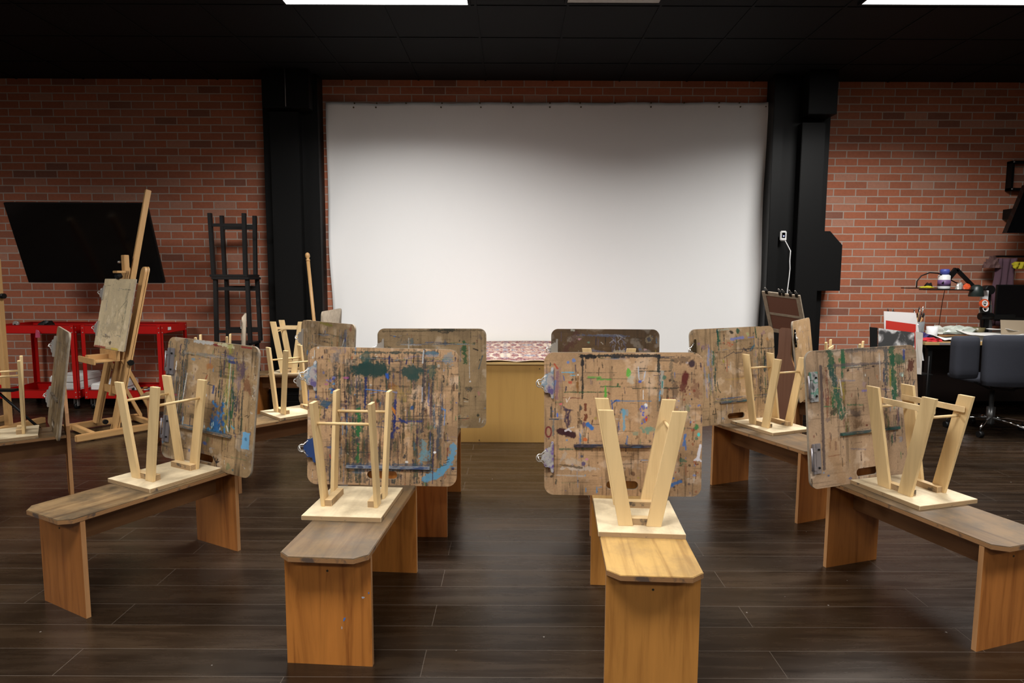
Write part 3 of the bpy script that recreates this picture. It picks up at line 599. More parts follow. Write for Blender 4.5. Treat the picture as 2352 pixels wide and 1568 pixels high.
def board_E():
    c = Canvas(.002, (176,146,108), 37, .8, 1.0); c.sheet(.2, .75, .30, .88, 110); c.rand(230)
    c.line(.30,.985,.52,.985,.022,(190,190,188),.9,.7); c.line(.52,.978,.64,.975,.020,(120,22,36),.9,.6); c.line(.58,.985,.74,.975,.026,(205,200,160),.85,.9); c.line(.82,.985,.92,.985,.012,(140,30,36),.9,.5)
    c.line(.22,.98,.19,.86,.05,(66,76,82),.7,.9); c.line(.2,.885,.74,.885,.026,(160,152,140),.6,1); c.line(.24,.875,.32,.87,.010,(44,30,30),.8,.6)
    for x, w, col in ((.73,.04,(70,92,62)),(.70,.03,(150,150,60)),(.76,.03,(40,80,66)),(.79,.03,(60,66,80)),(.66,.03,(90,90,60)),(.62,.04,(60,62,56)),(.17,.04,(60,66,70)),(.225,.03,(50,66,70)),(.85,.03,(70,60,50)),(.05,.03,(60,64,74)),(.1,.03,(90,92,90))): c.band(x, .35, .97, w, col, .65)
    c.line(.72,.85,.715,.50,.010,(196,200,190),.7,.6); c.line(.245,.72,.215,.50,.012,(210,206,196),.85,.5); c.line(.17,.62,.155,.38,.010,(205,200,190),.8,.5); c.line(.235,.36,.23,.30,.014,(170,200,220),.85,.5); c.line(.115,.80,.11,.74,.018,(225,225,220),.9,.5)  # strokes include pale upright glints, painted into the board colour
    c.line(.06,.90,.055,.65,.03,(120,126,130),.7,.8); c.line(.03,.88,.01,.6,.03,(52,58,66),.8,.8)
    c.blob(.835,.80,.045,.06,(86,68,88),.75,.8); c.blob(.80,.70,.04,.05,(150,128,130),.5,1); c.blob(.91,.70,.045,.07,(118,66,44),.7,.8); c.blob(.49,.80,.035,.03,(166,104,50),.7,.7); c.blob(.31,.84,.03,.014,(110,150,170),.7,.9)
    c.line(.70,.86,.76,.855,.022,(40,56,110),.85,.5); c.line(.69,.90,.74,.89,.03,(80,90,150),.6,.9)
    c.poly([(.45,.68),(.475,.73)],.010,(150,50,24),.95,.2); c.blob(.375,.665,.012,.016,(50,108,200),.9,.4); c.line(.41,.665,.55,.655,.006,(34,44,60),.9,.3); c.line(.44,.66,.43,.38,.005,(40,34,30),.9,.2); c.blob(.395,.525,.008,.025,(24,22,24),.95,.3); c.blob(.385,.53,.016,.010,(110,150,160),.7,.6)
    c.line(.555,.65,.55,.60,.026,(44,72,128),.9,.4); c.line(.43,.37,.43,.39,.05,(70,60,40),.5,.9)
    for k in range(80): c.blob(.55+.17*c.r.rand(), .28+.26*c.r.rand()**1.6, .006+.012*c.r.rand(), .008+.018*c.r.rand(), [(38,108,170),(30,80,140),(40,66,110),(60,130,180),(50,96,96)][k%5], .8, .9)
    c.blob(.60,.37,.045,.06,(38,104,166),.85,.8); c.blob(.54,.30,.03,.03,(60,150,210),.85,.7); c.line(.72,.36,.74,.32,.014,(205,215,215),.9,.5); c.line(.77,.37,.80,.35,.012,(60,160,190),.9,.4)
    for k in range(9): c.blob(.55+.04*c.r.normal(), .32+.03*c.r.normal(), .005, .012, (190,225,235), .85, .4)
    c.line(.15,.30,.73,.30,.008,(60,90,100),.6,.6); c.blob(.50,.19,.03,.02,(44,88,160),.85,.7); c.blob(.48,.10,.05,.06,(56,66,90),.4,1); c.blob(.2,.2,.06,.05,(170,160,150),.5,1); c.blob(.02,.15,.03,.05,(110,150,180),.8,.6)
    c.poly([(.60,.10),(.635,.06),(.65,.09)],.014,(26,26,36),.9,.4); c.poly([(.63,.07),(.65,.01),(.66,-.01)],.010,(26,26,36),.9,.3); c.poly([(.64,.06),(.665,.075)],.012,(26,26,36),.9,.3); c.blob(.815,.035,.014,.014,(60,96,96),.8,.6)
    c.poly([(.90,.46),(.925,.475),(.93,.455),(.945,.475)],.005,(30,26,26),.9,.2); c.blob(.125,.53,.03,.012,(160,60,90),.7,.7)
    c.rect(.885,.965,.215,.345,(112,176,220)); c.blob(.925,.295,.012,.012,(60,110,150),.8,.8)
    for k in range(26): c.blob(.955+.03*c.r.rand(), .25+.6*c.r.rand(), .003, .007, (205,200,190), .8, .4)
    c.line(.70,.985,.71,.93,.04,(150,150,60),.6,1)
    return c, .15, .78, .285, [(.30,.21,.12),(.22,.15,.09),(.08,.10,.11),(.30,.2,.12)]
def board_F():
    c = Canvas(.002, (172,144,116), 51, .5, .6); c.sheet(.26, .76, .38, .86, 60); c.rand(130)
    for x, w, a, d, col in ((.235,.035,.55,.97,(44,76,62)),(.215,.02,.6,.95,(34,84,60)),(.28,.02,.52,.75,(52,72,60)),(.31,.02,.82,1,(36,94,66)),(.70,.02,.6,.95,(44,66,72)),(.76,.03,.55,1,(38,92,66)),(.17,.05,.3,.9,(100,66,48)),(.33,.03,.4,.8,(90,74,50)),(.83,.06,.3,.95,(70,66,66)),(.92,.06,.2,.9,(66,50,50)),(.72,.06,.3,.6,(70,72,64))): c.band(x, a, d, w, col, .6)
    c.line(.765,.99,.78,.60,.050,(38,88,64),.85,.8); c.line(.71,.97,.71,.75,.035,(50,70,76),.7,.9); c.blob(.82,.90,.07,.045,(40,88,64),.75,.8); c.line(.32,.99,.325,.87,.036,(42,96,66),.9,.4); c.line(.21,.99,.215,.84,.050,(34,84,60),.85,.8); c.line(.21,.86,.25,.68,.045,(46,74,70),.75,.9); c.line(.24,.7,.30,.52,.06,(40,88,68),.8,.9); c.blob(.22,.55,.035,.03,(58,56,44),.8,.7); c.blob(.285,.55,.03,.03,(36,88,64),.8,.8)
    c.line(.36,.985,.72,.985,.030,(92,90,92),.6,1); c.line(.24,.885,.70,.875,.018,(88,80,84),.7,.8); c.blob(.59,.855,.014,.010,(36,24,22),.9,.4); c.blob(.36,.84,.012,.012,(40,32,28),.9,.4)
    c.line(.14,.59,.22,.585,.008,(50,110,72),.8,.5); c.line(.34,.585,.48,.575,.010,(58,104,74),.75,.7); c.line(.48,.68,.56,.68,.016,(112,104,160),.8,.6); c.line(.505,.68,.505,.64,.006,(70,56,80),.8,.3); c.line(.66,.68,.74,.67,.012,(62,62,96),.6,.9)
    c.line(.25,.77,.42,.76,.010,(100,110,140),.5,.9); c.blob(.5,.72,.025,.025,(150,128,140),.45,1); c.line(.285,.78,.30,.66,.010,(206,200,190),.85,.4); c.line(.31,.75,.315,.63,.018,(150,130,50),.6,.8); c.line(.23,.72,.29,.71,.006,(176,170,90),.8,.4)
    c.line(.745,.82,.74,.66,.016,(150,134,60),.7,.7); c.line(.65,.95,.65,.75,.010,(190,184,176),.7,.6)
    c.blob(.945,.84,.032,.06,(82,36,32),.85,.7); c.blob(.88,.93,.014,.04,(56,70,130),.85,.6); c.blob(.85,.78,.03,.014,(150,160,150),.6,1); c.blob(.86,.77,.008,.012,(190,215,200),.9,.4)
    for k in range(40): c.line(*(lambda x,y:(x,y,x+.03,y+.05))(.86+.1*c.r.rand(), .2+.5*c.r.rand()), .008, [(36,28,30),(50,34,40),(80,90,100)][k%3], .7, .5)
    c.blob(.40,.52,.04,.03,(56,56,70),.5,1.1); c.blob(.42,.44,.05,.04,(96,66,44),.5,1); c.blob(.51,.42,.012,.008,(110,40,36),.85,.4); c.blob(.19,.36,.006,.03,(50,44,44),.7,.5)
    c.line(.35,.26,.5,.24,.010,(80,90,120),.5,.8); c.blob(.155,.085,.014,.008,(66,88,120),.85,.5); c.blob(.34,.045,.02,.012,(66,88,140),.7,.8); c.line(.20,.3,.26,.05,.12,(150,112,72),.35,.6); c.line(.125,.88,.12,.14,.030,(74,64,66),.85,.2)
    c.line(.1,.99,.9,.99,.012,(70,66,60),.5,1); c.line(.25,.50,.80,.50,.01,(70,60,50),.3,1)
    return c, .27, .80, .375, [(.36,.24,.10),(.10,.10,.09),(.03,.06,.06),(.03,.09,.07)]
def board_G():
    c = Canvas(.0022, (190,158,120), 67, .45, .7); c.sheet(.22, .88, .26, .76, 70); c.rand(170)
    for x, w, a, d, col in ((.22,.03,.4,.85,(130,130,150)),(.27,.02,.3,.8,(50,80,74)),(.82,.05,.3,.95,(80,74,66)),(.88,.04,.3,.8,(50,66,64)),(.76,.03,.4,.8,(130,124,120)),(.32,.02,.8,1,(34,90,72))): c.band(x, a, d, w, col, .65)
    c.line(.77,.99,.78,.88,.018,(46,88,66),.85,.4); c.blob(.48,.955,.030,.02,(30,30,26),.9,.6); c.blob(.56,.96,.02,.035,(34,92,74),.9,.6); c.line(.48,.88,.62,.89,.030,(128,138,200),.85,.5); c.line(.68,.885,.75,.89,.014,(128,138,200),.7,.7); c.blob(.68,.92,.02,.02,(190,200,140),.6,1)
    c.line(.33,.98,.45,.985,.016,(190,190,170),.8,1); c.line(.345,.98,.345,.83,.010,(40,96,78),.8,.5); c.line(.395,.93,.39,.83,.012,(36,30,28),.85,.6); c.blob(.325,.865,.016,.018,(34,90,74),.85,.6)
    c.poly([(.38,.69),(.45,.72),(.50,.745),(.52,.73),(.60,.735),(.62,.78),(.66,.74),(.72,.745),(.75,.80)],.008,(50,50,66),.85,.3); c.line(.70,.75,.75,.80,.016,(60,110,130),.8,.4); c.poly([(.51,.84),(.57,.86),(.6,.85)],.005,(60,60,70),.7,.3)
    for k in range(10): c.blob(.35+.14*c.r.rand(), .80+.05*c.r.rand(), .012, .008, (188,104,78), .75, .7)
    c.line(.21,.78,.19,.62,.030,(150,160,196),.7,.7); c.line(.26,.76,.255,.62,.018,(40,100,74),.85,.6); c.blob(.375,.66,.014,.02,(170,160,60),.8,.6); c.line(.42,.66,.41,.54,.010,(184,104,78),.75,.7); c.line(.46,.64,.455,.56,.012,(200,196,186),.6,.8)
    c.poly([(.29,.44),(.30,.37),(.325,.33)],.012,(50,56,46),.85,.4); c.line(.26,.70,.30,.40,.006,(70,90,80),.7,.4); c.line(.46,.37,.455,.24,.007,(70,56,40),.7,.4); c.line(.40,.46,.62,.46,.02,(196,160,70),.3,1); c.poly([(.52,.58),(.58,.54),(.62,.53)],.004,(60,50,50),.7,.4)
    c.line(.60,.66,.60,.60,.005,(60,70,80),.8,.3); c.blob(.86,.93,.03,.03,(150,110,140),.4,1); c.blob(.92,.86,.02,.02,(200,140,70),.6,.8); c.line(.85,.9,.84,.80,.02,(40,36,34),.7,.8)
    c.poly([(.235,.15),(.225,.11),(.265,.115)],.009,(28,28,30),.9,.2); c.line(.26,.17,.262,.06,.010,(28,28,30),.9,.2)
    c.line(.24,.235,.97,.245,.02,(56,70,70),.5,1); c.blob(.87,.19,.03,.03,(56,60,66),.8,.8); c.blob(.88,.12,.02,.03,(190,90,64),.7,.8); c.blob(.97,.27,.014,.05,(66,72,96),.8,.5); c.blob(.34,.06,.016,.014,(120,140,160),.8,.6); c.line(.325,.2,.32,0,.006,(60,52,44),.8,.4)
    c.blob(.15,.82,.04,.03,(120,90,130),.5,1); c.blob(.10,.85,.02,.02,(150,110,150),.6,1); c.line(.15,.6,.17,.3,.02,(150,150,180),.5,.9)
    return c, .31, .72, .225, [(.04,.13,.11),(.05,.12,.11),(.05,.06,.10),(.25,.2,.12)]
def board_C():
    c = Canvas(.0022, (168,142,106), 71, .5, .5); c.sheet(.2, .75, .1, .85, 60); c.rand(120)
    c.line(.05,.97,.98,.985,.015,(90,76,54),.7,.8); c.line(.50,.985,.70,.985,.030,(40,46,40),.7,.9); c.poly([(.56,.97),(.60,.955),(.65,.96),(.67,.98)],.008,(40,40,36),.8,.3)
    c.line(.285,.90,.285,.80,.012,(205,200,190),.85,.4); c.line(.21,.84,.40,.835,.010,(196,200,200),.6,.8); c.blob(.31,.88,.02,.03,(80,120,130),.6,.9); c.line(.12,.93,.2,.91,.007,(40,60,90),.8,.4); c.blob(.155,.92,.012,.010,(66,120,180),.8,.5)
    c.line(.30,.88,.20,.84,.05,(96,100,96),.4,1); c.blob(.10,.80,.03,.03,(50,56,50),.6,1); c.line(.40,.845,.85,.845,.006,(110,130,150),.6,.6)
    c.line(.79,.85,.81,.66,.035,(52,92,56),.85,.9); c.blob(.79,.80,.03,.06,(52,92,56),.7,1); c.line(.84,.84,.845,.50,.008,(196,196,190),.75,.6); c.blob(.85,.47,.010,.010,(222,222,222),.9,.2)
    c.line(.88,.80,.92,.785,.014,(36,34,34),.9,.3); c.line(.965,.73,.93,.60,.012,(60,86,100),.75,.5); c.line(.73,.845,.82,.845,.008,(120,160,180),.8,.3); c.blob(.62,.86,.012,.03,(70,90,110),.6,.8)
    c.blob(.84,.40,.03,.03,(56,56,50),.7,1); c.line(.79,.30,.83,.285,.014,(40,36,30),.9,.3); c.line(.795,.27,.83,.265,.010,(190,180,160),.8,.3); c.blob(.93,.35,.01,.02,(190,120,120),.5,1)
    c.line(.94,.10,.935,.06,.008,(220,220,215),.9,.3); c.line(.97,.08,.96,.05,.006,(220,220,215),.9,.3); c.line(.78,.08,.84,.10,.005,(170,70,60),.7,.4); c.blob(.15,.45,.05,.08,(60,64,60),.4,1)
    return c, .2, .75, .35, [(.2,.15,.1),(.1,.1,.1)]
def board_D():
    c = Canvas(.0022, (104,80,54), 83, .5, .4); c.rand(110, dark=.3)
    c.line(.24,.94,.72,.93,.020,(92,100,124),.75,.8); c.line(.42,.945,.62,.945,.010,(130,136,150),.6,.8); c.line(.24,.94,.12,.76,.07,(84,40,42),.55,1); c.blob(.26,.90,.02,.012,(200,150,160),.8,.6); c.blob(.34,.87,.02,.014,(120,160,140),.7,.7); c.line(.19,.99,.21,.985,.02,(190,190,180),.8,.5)
    c.blob(.905,.90,.034,.042,(150,136,110),.75,.6); c.blob(.905,.90,.022,.028,(48,52,72),.8,.5)
    for k in range(40): c.line(*(lambda x,y:(x,y,x+c.r.normal(0,.02),y-.03))(.55+.14*c.r.rand(), .72+.22*c.r.rand()), .008, [(140,140,160),(90,96,130),(180,176,180)][k%3], .55, .9)
    c.blob(.87,.80,.02,.012,(190,160,160),.8,.6); c.blob(.82,.80,.014,.010,(90,110,150),.7,.6); c.line(.36,.79,.50,.77,.014,(110,116,150),.5,.9); c.line(.58,.78,.68,.78,.016,(190,176,150),.7,.7); c.line(.46,.87,.48,.85,.006,(200,200,196),.8,.3)
    return c, .2, .7, .35, [(.1,.07,.05),(.05,.04,.03)]
def board_I():
    c = Canvas(.0022, (176,150,116), 97, .6, .9); c.sheet(.25, .78, .3, .85, 60); c.rand(120)
    for x, w, a, d, col in ((.15,.04,.3,.95,(90,88,80)),(.30,.04,.3,.95,(66,64,58)),(.22,.03,.2,.9,(70,76,78)),(.75,.04,.3,.95,(84,104,130)),(.84,.04,.3,.95,(90,110,150)),(.70,.03,.4,.9,(130,110,60)),(.9,.03,.2,.9,(100,80,66)),(.6,.03,.5,.9,(90,96,90))): c.band(x, a, d, w, col, .65)
    c.line(.38,.985,.60,.965,.028,(132,128,46),.75,.8); c.blob(.84,.83,.014,.03,(44,66,130),.85,.6); c.line(.82,.82,.78,.72,.014,(196,198,196),.85,.5); c.line(.66,.68,.67,.58,.030,(150,124,50),.75,.7); c.line(.78,.62,.76,.56,.030,(98,150,190),.8,.6); c.line(.86,.6,.82,.48,.014,(205,205,196),.8,.5)
    c.blob(.14,.62,.014,.04,(100,140,190),.8,.5); c.line(.05,.78,.04,.70,.03,(140,156,176),.8,.6); c.line(.2,.74,.7,.70,.02,(176,168,156),.5,1); c.blob(.42,.50,.02,.010,(150,60,56),.7,.7); c.blob(.93,.95,.02,.04,(150,70,66),.6,.8); c.line(.45,.40,.7,.36,.012,(60,56,50),.6,.8)
    c.blob(.9,.7,.02,.03,(170,90,84),.6,.9); c.line(.1,.3,.15,.1,.02,(60,60,60),.6,.9)
    return c, .25, .75, .35, [(.2,.15,.1),(.1,.1,.1)]
def board_plain(seed, col, res=.004, n=60, dark=.8, streak=.9, grime=.7):
    c = Canvas(res, col, seed, grime, streak); c.rand(n, dark=dark); c.sheet(.2,.8,.2,.85,40); return c, .2, .7, .33, [(.16,.12,.08),(.10,.08,.06)]

def make_board(key, spec, loc, rz, lean, label, roll=0, cl=(.79, .27), cmat=('steel','steel'), style=0, lg=True, group='paint-splashed drawing boards', rr=.042, hole=True):
    cv, u0, u1, lv, cols = spec
    t = thing('drawing_board', label, 'drawing board', loc, 0, group)
    t.rotation_euler = (Matrix.Rotation(rz, 3, 'Z') @ Matrix.Rotation(-lean, 3, 'X') @ Matrix.Rotation(roll, 3, 'Y')).to_euler()
    me = board_mesh(cv, rr, hole); o = bpy.data.objects.new('panel', me); C.objects.link(o); o.parent = t
    for z, m in zip(cl, cmat): clip(t, z*BH, m, style)
    if lg: ledge(t, u0, u1, lv, cols)
    return t

# ---------------------------------------------------------------- art-horse benches
SZ = .389; ST = .407        # underside and top of the seat
LP = .7065                  # outer face of the rear upright
def make_bench(label, loc, rz, panel='panel_fir', seat='seat_worn', edge='edge', group='plywood drawing benches', top=.76, marks=()):
    t = thing('drawing_bench', label, 'drawing bench', loc, rz, group); w = .15; y0, y1 = -.0585, LP-.02
    b = B(); prism(b, [(-w+.04, y0, SZ), (w-.04, y0, SZ), (w, y0+.035, SZ), (w, y1, SZ), (-w, y1, SZ), (-w, y0+.035, SZ)], (0, 0, ST-SZ), 0, 1)
    bmesh.ops.bevel(b, geom=[e for e in b.edges if abs(e.verts[0].co.z-ST) < 1e-4 and abs(e.verts[1].co.z-ST) < 1e-4], offset=.002, segments=2, affect='EDGES')
    obj('seat', b, [seat, edge], t)
    def fp(bm):
        box(bm, -.1485, .1485, 0, .018, 0, SZ-.0005, sides=[1,1,0,1,0,1])
        for k, (x, z, w_, h_, a_) in enumerate(marks):      # dried drips of paint on the face
            prism(bm, [(x+w_*math.cos(q)*(1+.25*math.sin(3*q+k))+a_*h_*math.sin(q), 0, z+h_*math.sin(q)*(1+.2*math.cos(2*q))) for q in [j*math.pi/6 for j in range(12)]], (0, -.0005, 0), 2+k%2)
    mk('front_panel', [panel, 'edge_v', M['drip_blue'], M['drip_pale']], t, fp)
    def up(bm):
        h = .1485; n = .062
        pts = [(-h,0),(h,0),(h,ST+.05),(h-.02,ST+.12),(n+.015,ST+.22),(n,ST+.27),(n,top-.02),(n-.02,top),(-n+.02,top),(-n,top-.02),(-n,ST+.27),(-n-.015,ST+.22),(-h+.02,ST+.12),(-h,ST+.05)]
        prism(bm, [(x, LP-.018, z) for x, z in pts], (0, .018, 0), 0, 1)
    mk('upright', [panel, 'edge_v'], t, up)
    mk('rail', [wood('rail_wood', (.24,.11,.04), 'y', .5, .4)] if 'rail' not in M else ['rail'], t, lambda bm: box(bm, -.010, .010, .018, LP-.018, SZ-.125, SZ-.0005))
    mk('screw', 'screwm', t, lambda bm: [tube(bm, [(x, -.0004, z), (x, -.0016, z)], .004, 8) for x, z in ((.0, .335),)])
    return t
M['rail'] = wood('rail_wood', (.24,.11,.04), 'y', .5, .4)
M['drip_blue'] = mat('dried_blue_paint', (.06,.16,.45), .4); M['drip_pale'] = mat('dried_pale_paint', (.4,.42,.5), .4)
M['screwm'] = mat('screw_head', (.10,.085,.06), .4, .8)

# ---------------------------------------------------------------- little stools, all standing upside down
def make_stool(label, loc, rz, v='x', H=.425, slat=False, tint='birch', group='small birch stools turned upside down', spl=.052, sep=.105, pw=.0265):
    """seat face down at z=0, legs in the air; v = direction of the V each pair of legs makes"""
    t = thing('stool', label, 'stool', loc, rz, group); s = .018
    b = B(); box(b, -.1525, .1525, -.1725, .1725, 0, s, bev=.0012, sides=[0,0,1,1,1,1]); obj('seat', b, ['birch_seat', 'birch_dirty_edge'], t)
    def T(x, y, z): return (x, y, z) if v == 'x' else (y, x, z)
    for sy in (-1, 1):
        b = B(); a = T(-.072, sy*(sep-.022), s); q = T(.072, sy*(sep-.022), s)
        x0, x1 = sorted((a[0], q[0])); y0, y1 = sorted((a[1], q[1]))
        if v == 'x': box(b, x0, x1, y0-.019, y1+.0115, s, s+.026, bev=.001, sides=[0,0,1,1,1,1]) if sy < 0 else box(b, x0, x1, y0-.0115, y1+.019, s, s+.026, bev=.001, sides=[0,0,1,1,1,1])
        else: box(b, x0-(.019 if sy < 0 else .0115), x1+(.0115 if sy < 0 else .019), y0, y1, s, s+.026, bev=.001, sides=[0,0,1,1,1,1])
        obj('cleat', b, ['birch_x', 'birch_dirty_edge'], t)
        for sx in (-1, 1):
            b = B(); p0 = Vector(T(sx*.050, sy*sep, s)); p1 = Vector(T(sx*(.050+spl+.028), sy*(sep+.006), s+H))
            d = (p1-p0)
            # slanted flat plank with level ends
            hw = Vector(T(pw, 0, 0)); ht = Vector(T(0, .0072, 0))
            va = [b.verts.new(p0+i*hw+j*ht) for i, j in ((-1,-1),(1,-1),(1,1),(-1,1))]; vb = [b.verts.new(p1+i*hw+j*ht) for i, j in ((-1,-1),(1,-1),(1,1),(-1,1))]
            b.faces.new(va[::-1]); b.faces.new(vb)
            for k in range(4): b.faces.new((va[k], va[(k+1)%4], vb[(k+1)%4], vb[k]))
            bmesh.ops.bevel(b, geom=list(b.edges), offset=.0012, segments=1, affect='EDGES')
            obj('leg', b, tint, t)
    f = .80; xx = .050+(spl+.028)*f
    for sx in (-1, 1):
        b = B(); tube(b, [T(sx*xx, -sep, s+H*f), T(sx*xx, sep, s+H*f)], .0058, 10); obj('dowel', b, 'birch', t)
    if slat:
        f = .87; xx = .050+(spl+.028)*f
        for sy in (-1, 1):
            b = B(); a, q = T(-xx-.02, sy*(sep-.013), s+H*f), T(xx+.02, sy*(sep-.013), s+H*f); bar(b, a, q, .010, .024, (0,0,1), bev=.001); obj('slat', b, 'birch_x', t)
    return t

def on_bench(o, a, y, x=0):     # point on bench seat centre line
    return (o[0]+x*math.cos(a)-y*math.sin(a), o[1]+x*math.sin(a)+y*math.cos(a), ST+.0005)
def board_y(lean): return LP-.018-.012-math.tan(lean)*(.76-ST)
def bpos(o, a, lean, x=0): return on_bench(o, a, board_y(lean), x)

def seat_on(o, a, loc, lean):
    dx, dy = loc[0]-o[0], loc[1]-o[1]; x = dx*math.cos(a)+dy*math.sin(a); y = -dx*math.sin(a)+dy*math.cos(a)
    return on_bench(o, a, min(y, board_y(lean)-.0025-.1725-.003), x)
# front row --------------------------------------------------------
A0, Aa = (-.618, 2.041, 0), -.069
make_bench('worn grey-brown bench, front row left of centre', A0, Aa, 'panel_fir', 'seat_worn', marks=((.054,.165,.003,.008,.4), (.120,.245,.005,.004,0), (.140,.262,.002,.004,0), (.045,.135,.0015,.006,0)))
make_stool('upturned birch stool left of centre, in front of the teal-patched board', seat_on(A0, Aa, (-.627, 2.464, ST), .05), -.065, 'y')
make_board('A', board_A(), (-.57, 2.041+board_y(.05)+.008, ST), .016, .05, 'drawing board with two dark teal patches and a blue-painted lower clip', roll=.02, cmat=('clip_mix', 'clip_blue'))
B0, Ba = (.451, 1.920, 0), -.058
make_bench('clean light oak-topped bench, front row right of centre', B0, Ba, 'panel_oak', 'seat_clean')
make_stool('upturned birch stool right of centre, four flat legs seen wide face on', seat_on(B0, Ba, (.473, 2.321, ST), .03), -.074, 'x')
make_board('B', board_B(), (.466, 1.920+board_y(.03), ST), -.06, .03, 'drawing board with a black frame line and a maroon blob at upper right', roll=-.01, cmat=('clip_mix', 'clip_purple'))
E0, Ea = (-1.772, 2.395, 0), -.486
make_bench('mottled wooden bench at the left, its near end toward the lower left corner', E0, Ea, 'panel_dark', 'seat_mottled')
make_stool('upturned birch stool at left, standing before the board with a light blue tape patch', seat_on(E0, Ea, (-1.572, 2.825, ST), .105), -.489, 'x')
make_board('E', board_E(), bpos(E0, Ea, .105, -.008), -.486, .105, 'board with blue smears and a light blue patch at its right edge', roll=.028, style=1, cl=(.80, .24), cmat=('steel_painted', 'steel_painted'))
F0, Fa = (1.797, 2.176, 0), .310
make_bench('weathered bench at the right, its near end cut off by the photo edge', F0, Fa, 'panel_dark', 'seat_worn')
make_stool('upturned birch stool at right with flat cross slats between its legs', seat_on(F0, Fa, (1.71, 2.643, ST), .105), .286, 'y', slat=True, sep=.09, pw=.031, spl=.058)
make_board('F', board_F(), bpos(F0, Fa, .105, .014), .335, .105, 'drawing board with green streaks and two long grey clips down its left side', roll=-.015, style=1, cl=(.74, .22), cmat=('clip_green', 'steel_painted'))
# second row -------------------------------------------------------
C0, Ca = (-.475, 3.115, 0), -.02
make_bench('bench behind the left-centre one, only its lower front panel visible', C0, Ca, 'panel_dark', 'seat_worn')
make_board('C', board_C(), bpos(C0, Ca, .05, -.02), .03, .05, 'drawing board behind the teal-patched one, green smear near its right side')
D0, Da = (.552, 3.13, 0), -.02
make_bench('bench behind the oak-topped one, hidden except for a sliver of its panel', D0, Da, 'panel_dark', 'seat_worn')
make_stool('upturned stool of which only two leg ends show above the right-centre board', seat_on(D0, Da, (.562, 3.53, ST), .08), 0, 'x', H=.488)
make_board('D', board_D(), bpos(D0, Da, .08, 0), -.02, .08, 'dark brown drawing board with a pale ring at upper right, before the stage')
G0, Ga = (1.686, 3.366, 0), .391
make_bench('wooden bench in the second row at right, beside the dark upright', G0, Ga, 'panel_dark', 'seat_worn')
make_stool('upturned birch stool in front of the board with a violet smear', seat_on(G0, Ga, (1.575, 3.883, ST), .10), .392, 'y', sep=.092)
make_board('G', board_G(), bpos(G0, Ga, .10, -.012), .36, .10, 'drawing board with a violet smear and a scrawled 4', roll=-.015, cmat=('bronze', 'bronze'))
I0, Ia = (-1.770, 3.850, 0), -.755
make_bench('second-row bench at left with a light worn top, between the two left boards', I0, Ia, 'panel_dark', 'seat_mottled')
make_stool('upturned birch stool in the second row at left, thin dowels between its legs', seat_on(I0, Ia, (-1.455, 4.179, ST), .07), -.79, 'x')
make_board('I', board_I(), bpos(I0, Ia, .07, .035), -.72, .07, 'second-row drawing board at left with olive and light blue streaks')
H0, Ha = (-3.205, 3.275, 0), -.913
make_bench('bench at the far left edge, seen side on with its upright at right', H0, Ha, 'panel_fir', 'seat_mottled')
make_stool('upturned stool cut by the left edge of the photo', seat_on(H0, Ha, (-2.90, 3.52, ST), .14), -.95, 'x')
make_board('H', board_plain(111, (132,112,82), .003, 90), bpos(H0, Ha, .14), -.87, .14, 'narrow-looking grimy drawing board at the far left, seen nearly edge on')
# back row ---------------------------------------------------------
t = thing('crate', 'black plastic crate on the floor under the crosswise bench at left', 'crate', (-2.16, 6.20, 0), .05)
mk('shell', 'black', t, lambda bm: [box(bm, -.20, .20, -.13, .13, 0, .01)]+[box(bm, -.20, .20, y_, y_+.006, z_, z_+.045) for y_ in (-.13, .124) for z_ in (.005, .065, .125, .185)]+[box(bm, x_, x_+.006, -.13, .13, z_, z_+.045) for x_ in (-.20, .194) for z_ in (.005, .065, .125, .185)]+[box(bm, x_, x_+.02, y_, y_+.008, 0, .235) for x_ in (-.2, .18) for y_ in (-.132, .124)])
mk('contents', mat('dark_cloth', (.012,.012,.014), .9), t, lambda bm: box(bm, -.18, .18, -.115, .115, .011, .17, bev=.02))
K0, Ka = (-2.815, 4.87, 0), -1.255
make_bench('bench behind the left board, only its near end and leg panel showing', K0, Ka, 'panel_dark', 'seat_mottled')
make_stool('upturned stool whose leg tips stick up behind the left board', seat_on(K0, Ka, (-2.38, 5.02, ST), .10), -1.25, 'x')
make_board('K', board_plain(121, (150,126,94), .005, 40), bpos(K0, Ka, .045, -.0), -1.21, .045, 'drawing board seen edge on in front of the dark stacked stools')
J0, Ja = (-2.40, 5.98, 0), -math.pi/2
make_bench('bench standing crosswise before the left column', J0, Ja, 'panel_dark', 'seat_mottled')
make_stool('upturned stool with wide flat legs and a cross slat, before the left column', seat_on(J0, Ja, (-2.09, 5.97, ST), .06), -math.pi/2, 'y', H=.48, slat=True)
make_board('J', board_plain(131, (150,126,94), .005, 20), bpos(J0, Ja, .06), -math.pi/2, .06, 'drawing board turned away, its plain grey-tan back toward us before the white cloth')
L0, La = (2.83, 4.50, 0), .975
make_bench('bench behind the right board, its upright at left', L0, La, 'panel_dark', 'seat_mottled')
make_stool('upturned stool whose leg tips stick up behind the right board', seat_on(L0, La, (2.50, 4.73, ST), .13), .988, 'x', slat=True)
make_board('L', board_plain(141, (178,146,106), .003, 60, streak=.4, grime=.3), bpos(L0, La, .13, -.01), .955, .13, 'narrow-looking pale drawing board with two dark clips on its left edge', cmat=('blackclip',)*2 if 0 else ('black',)*2)

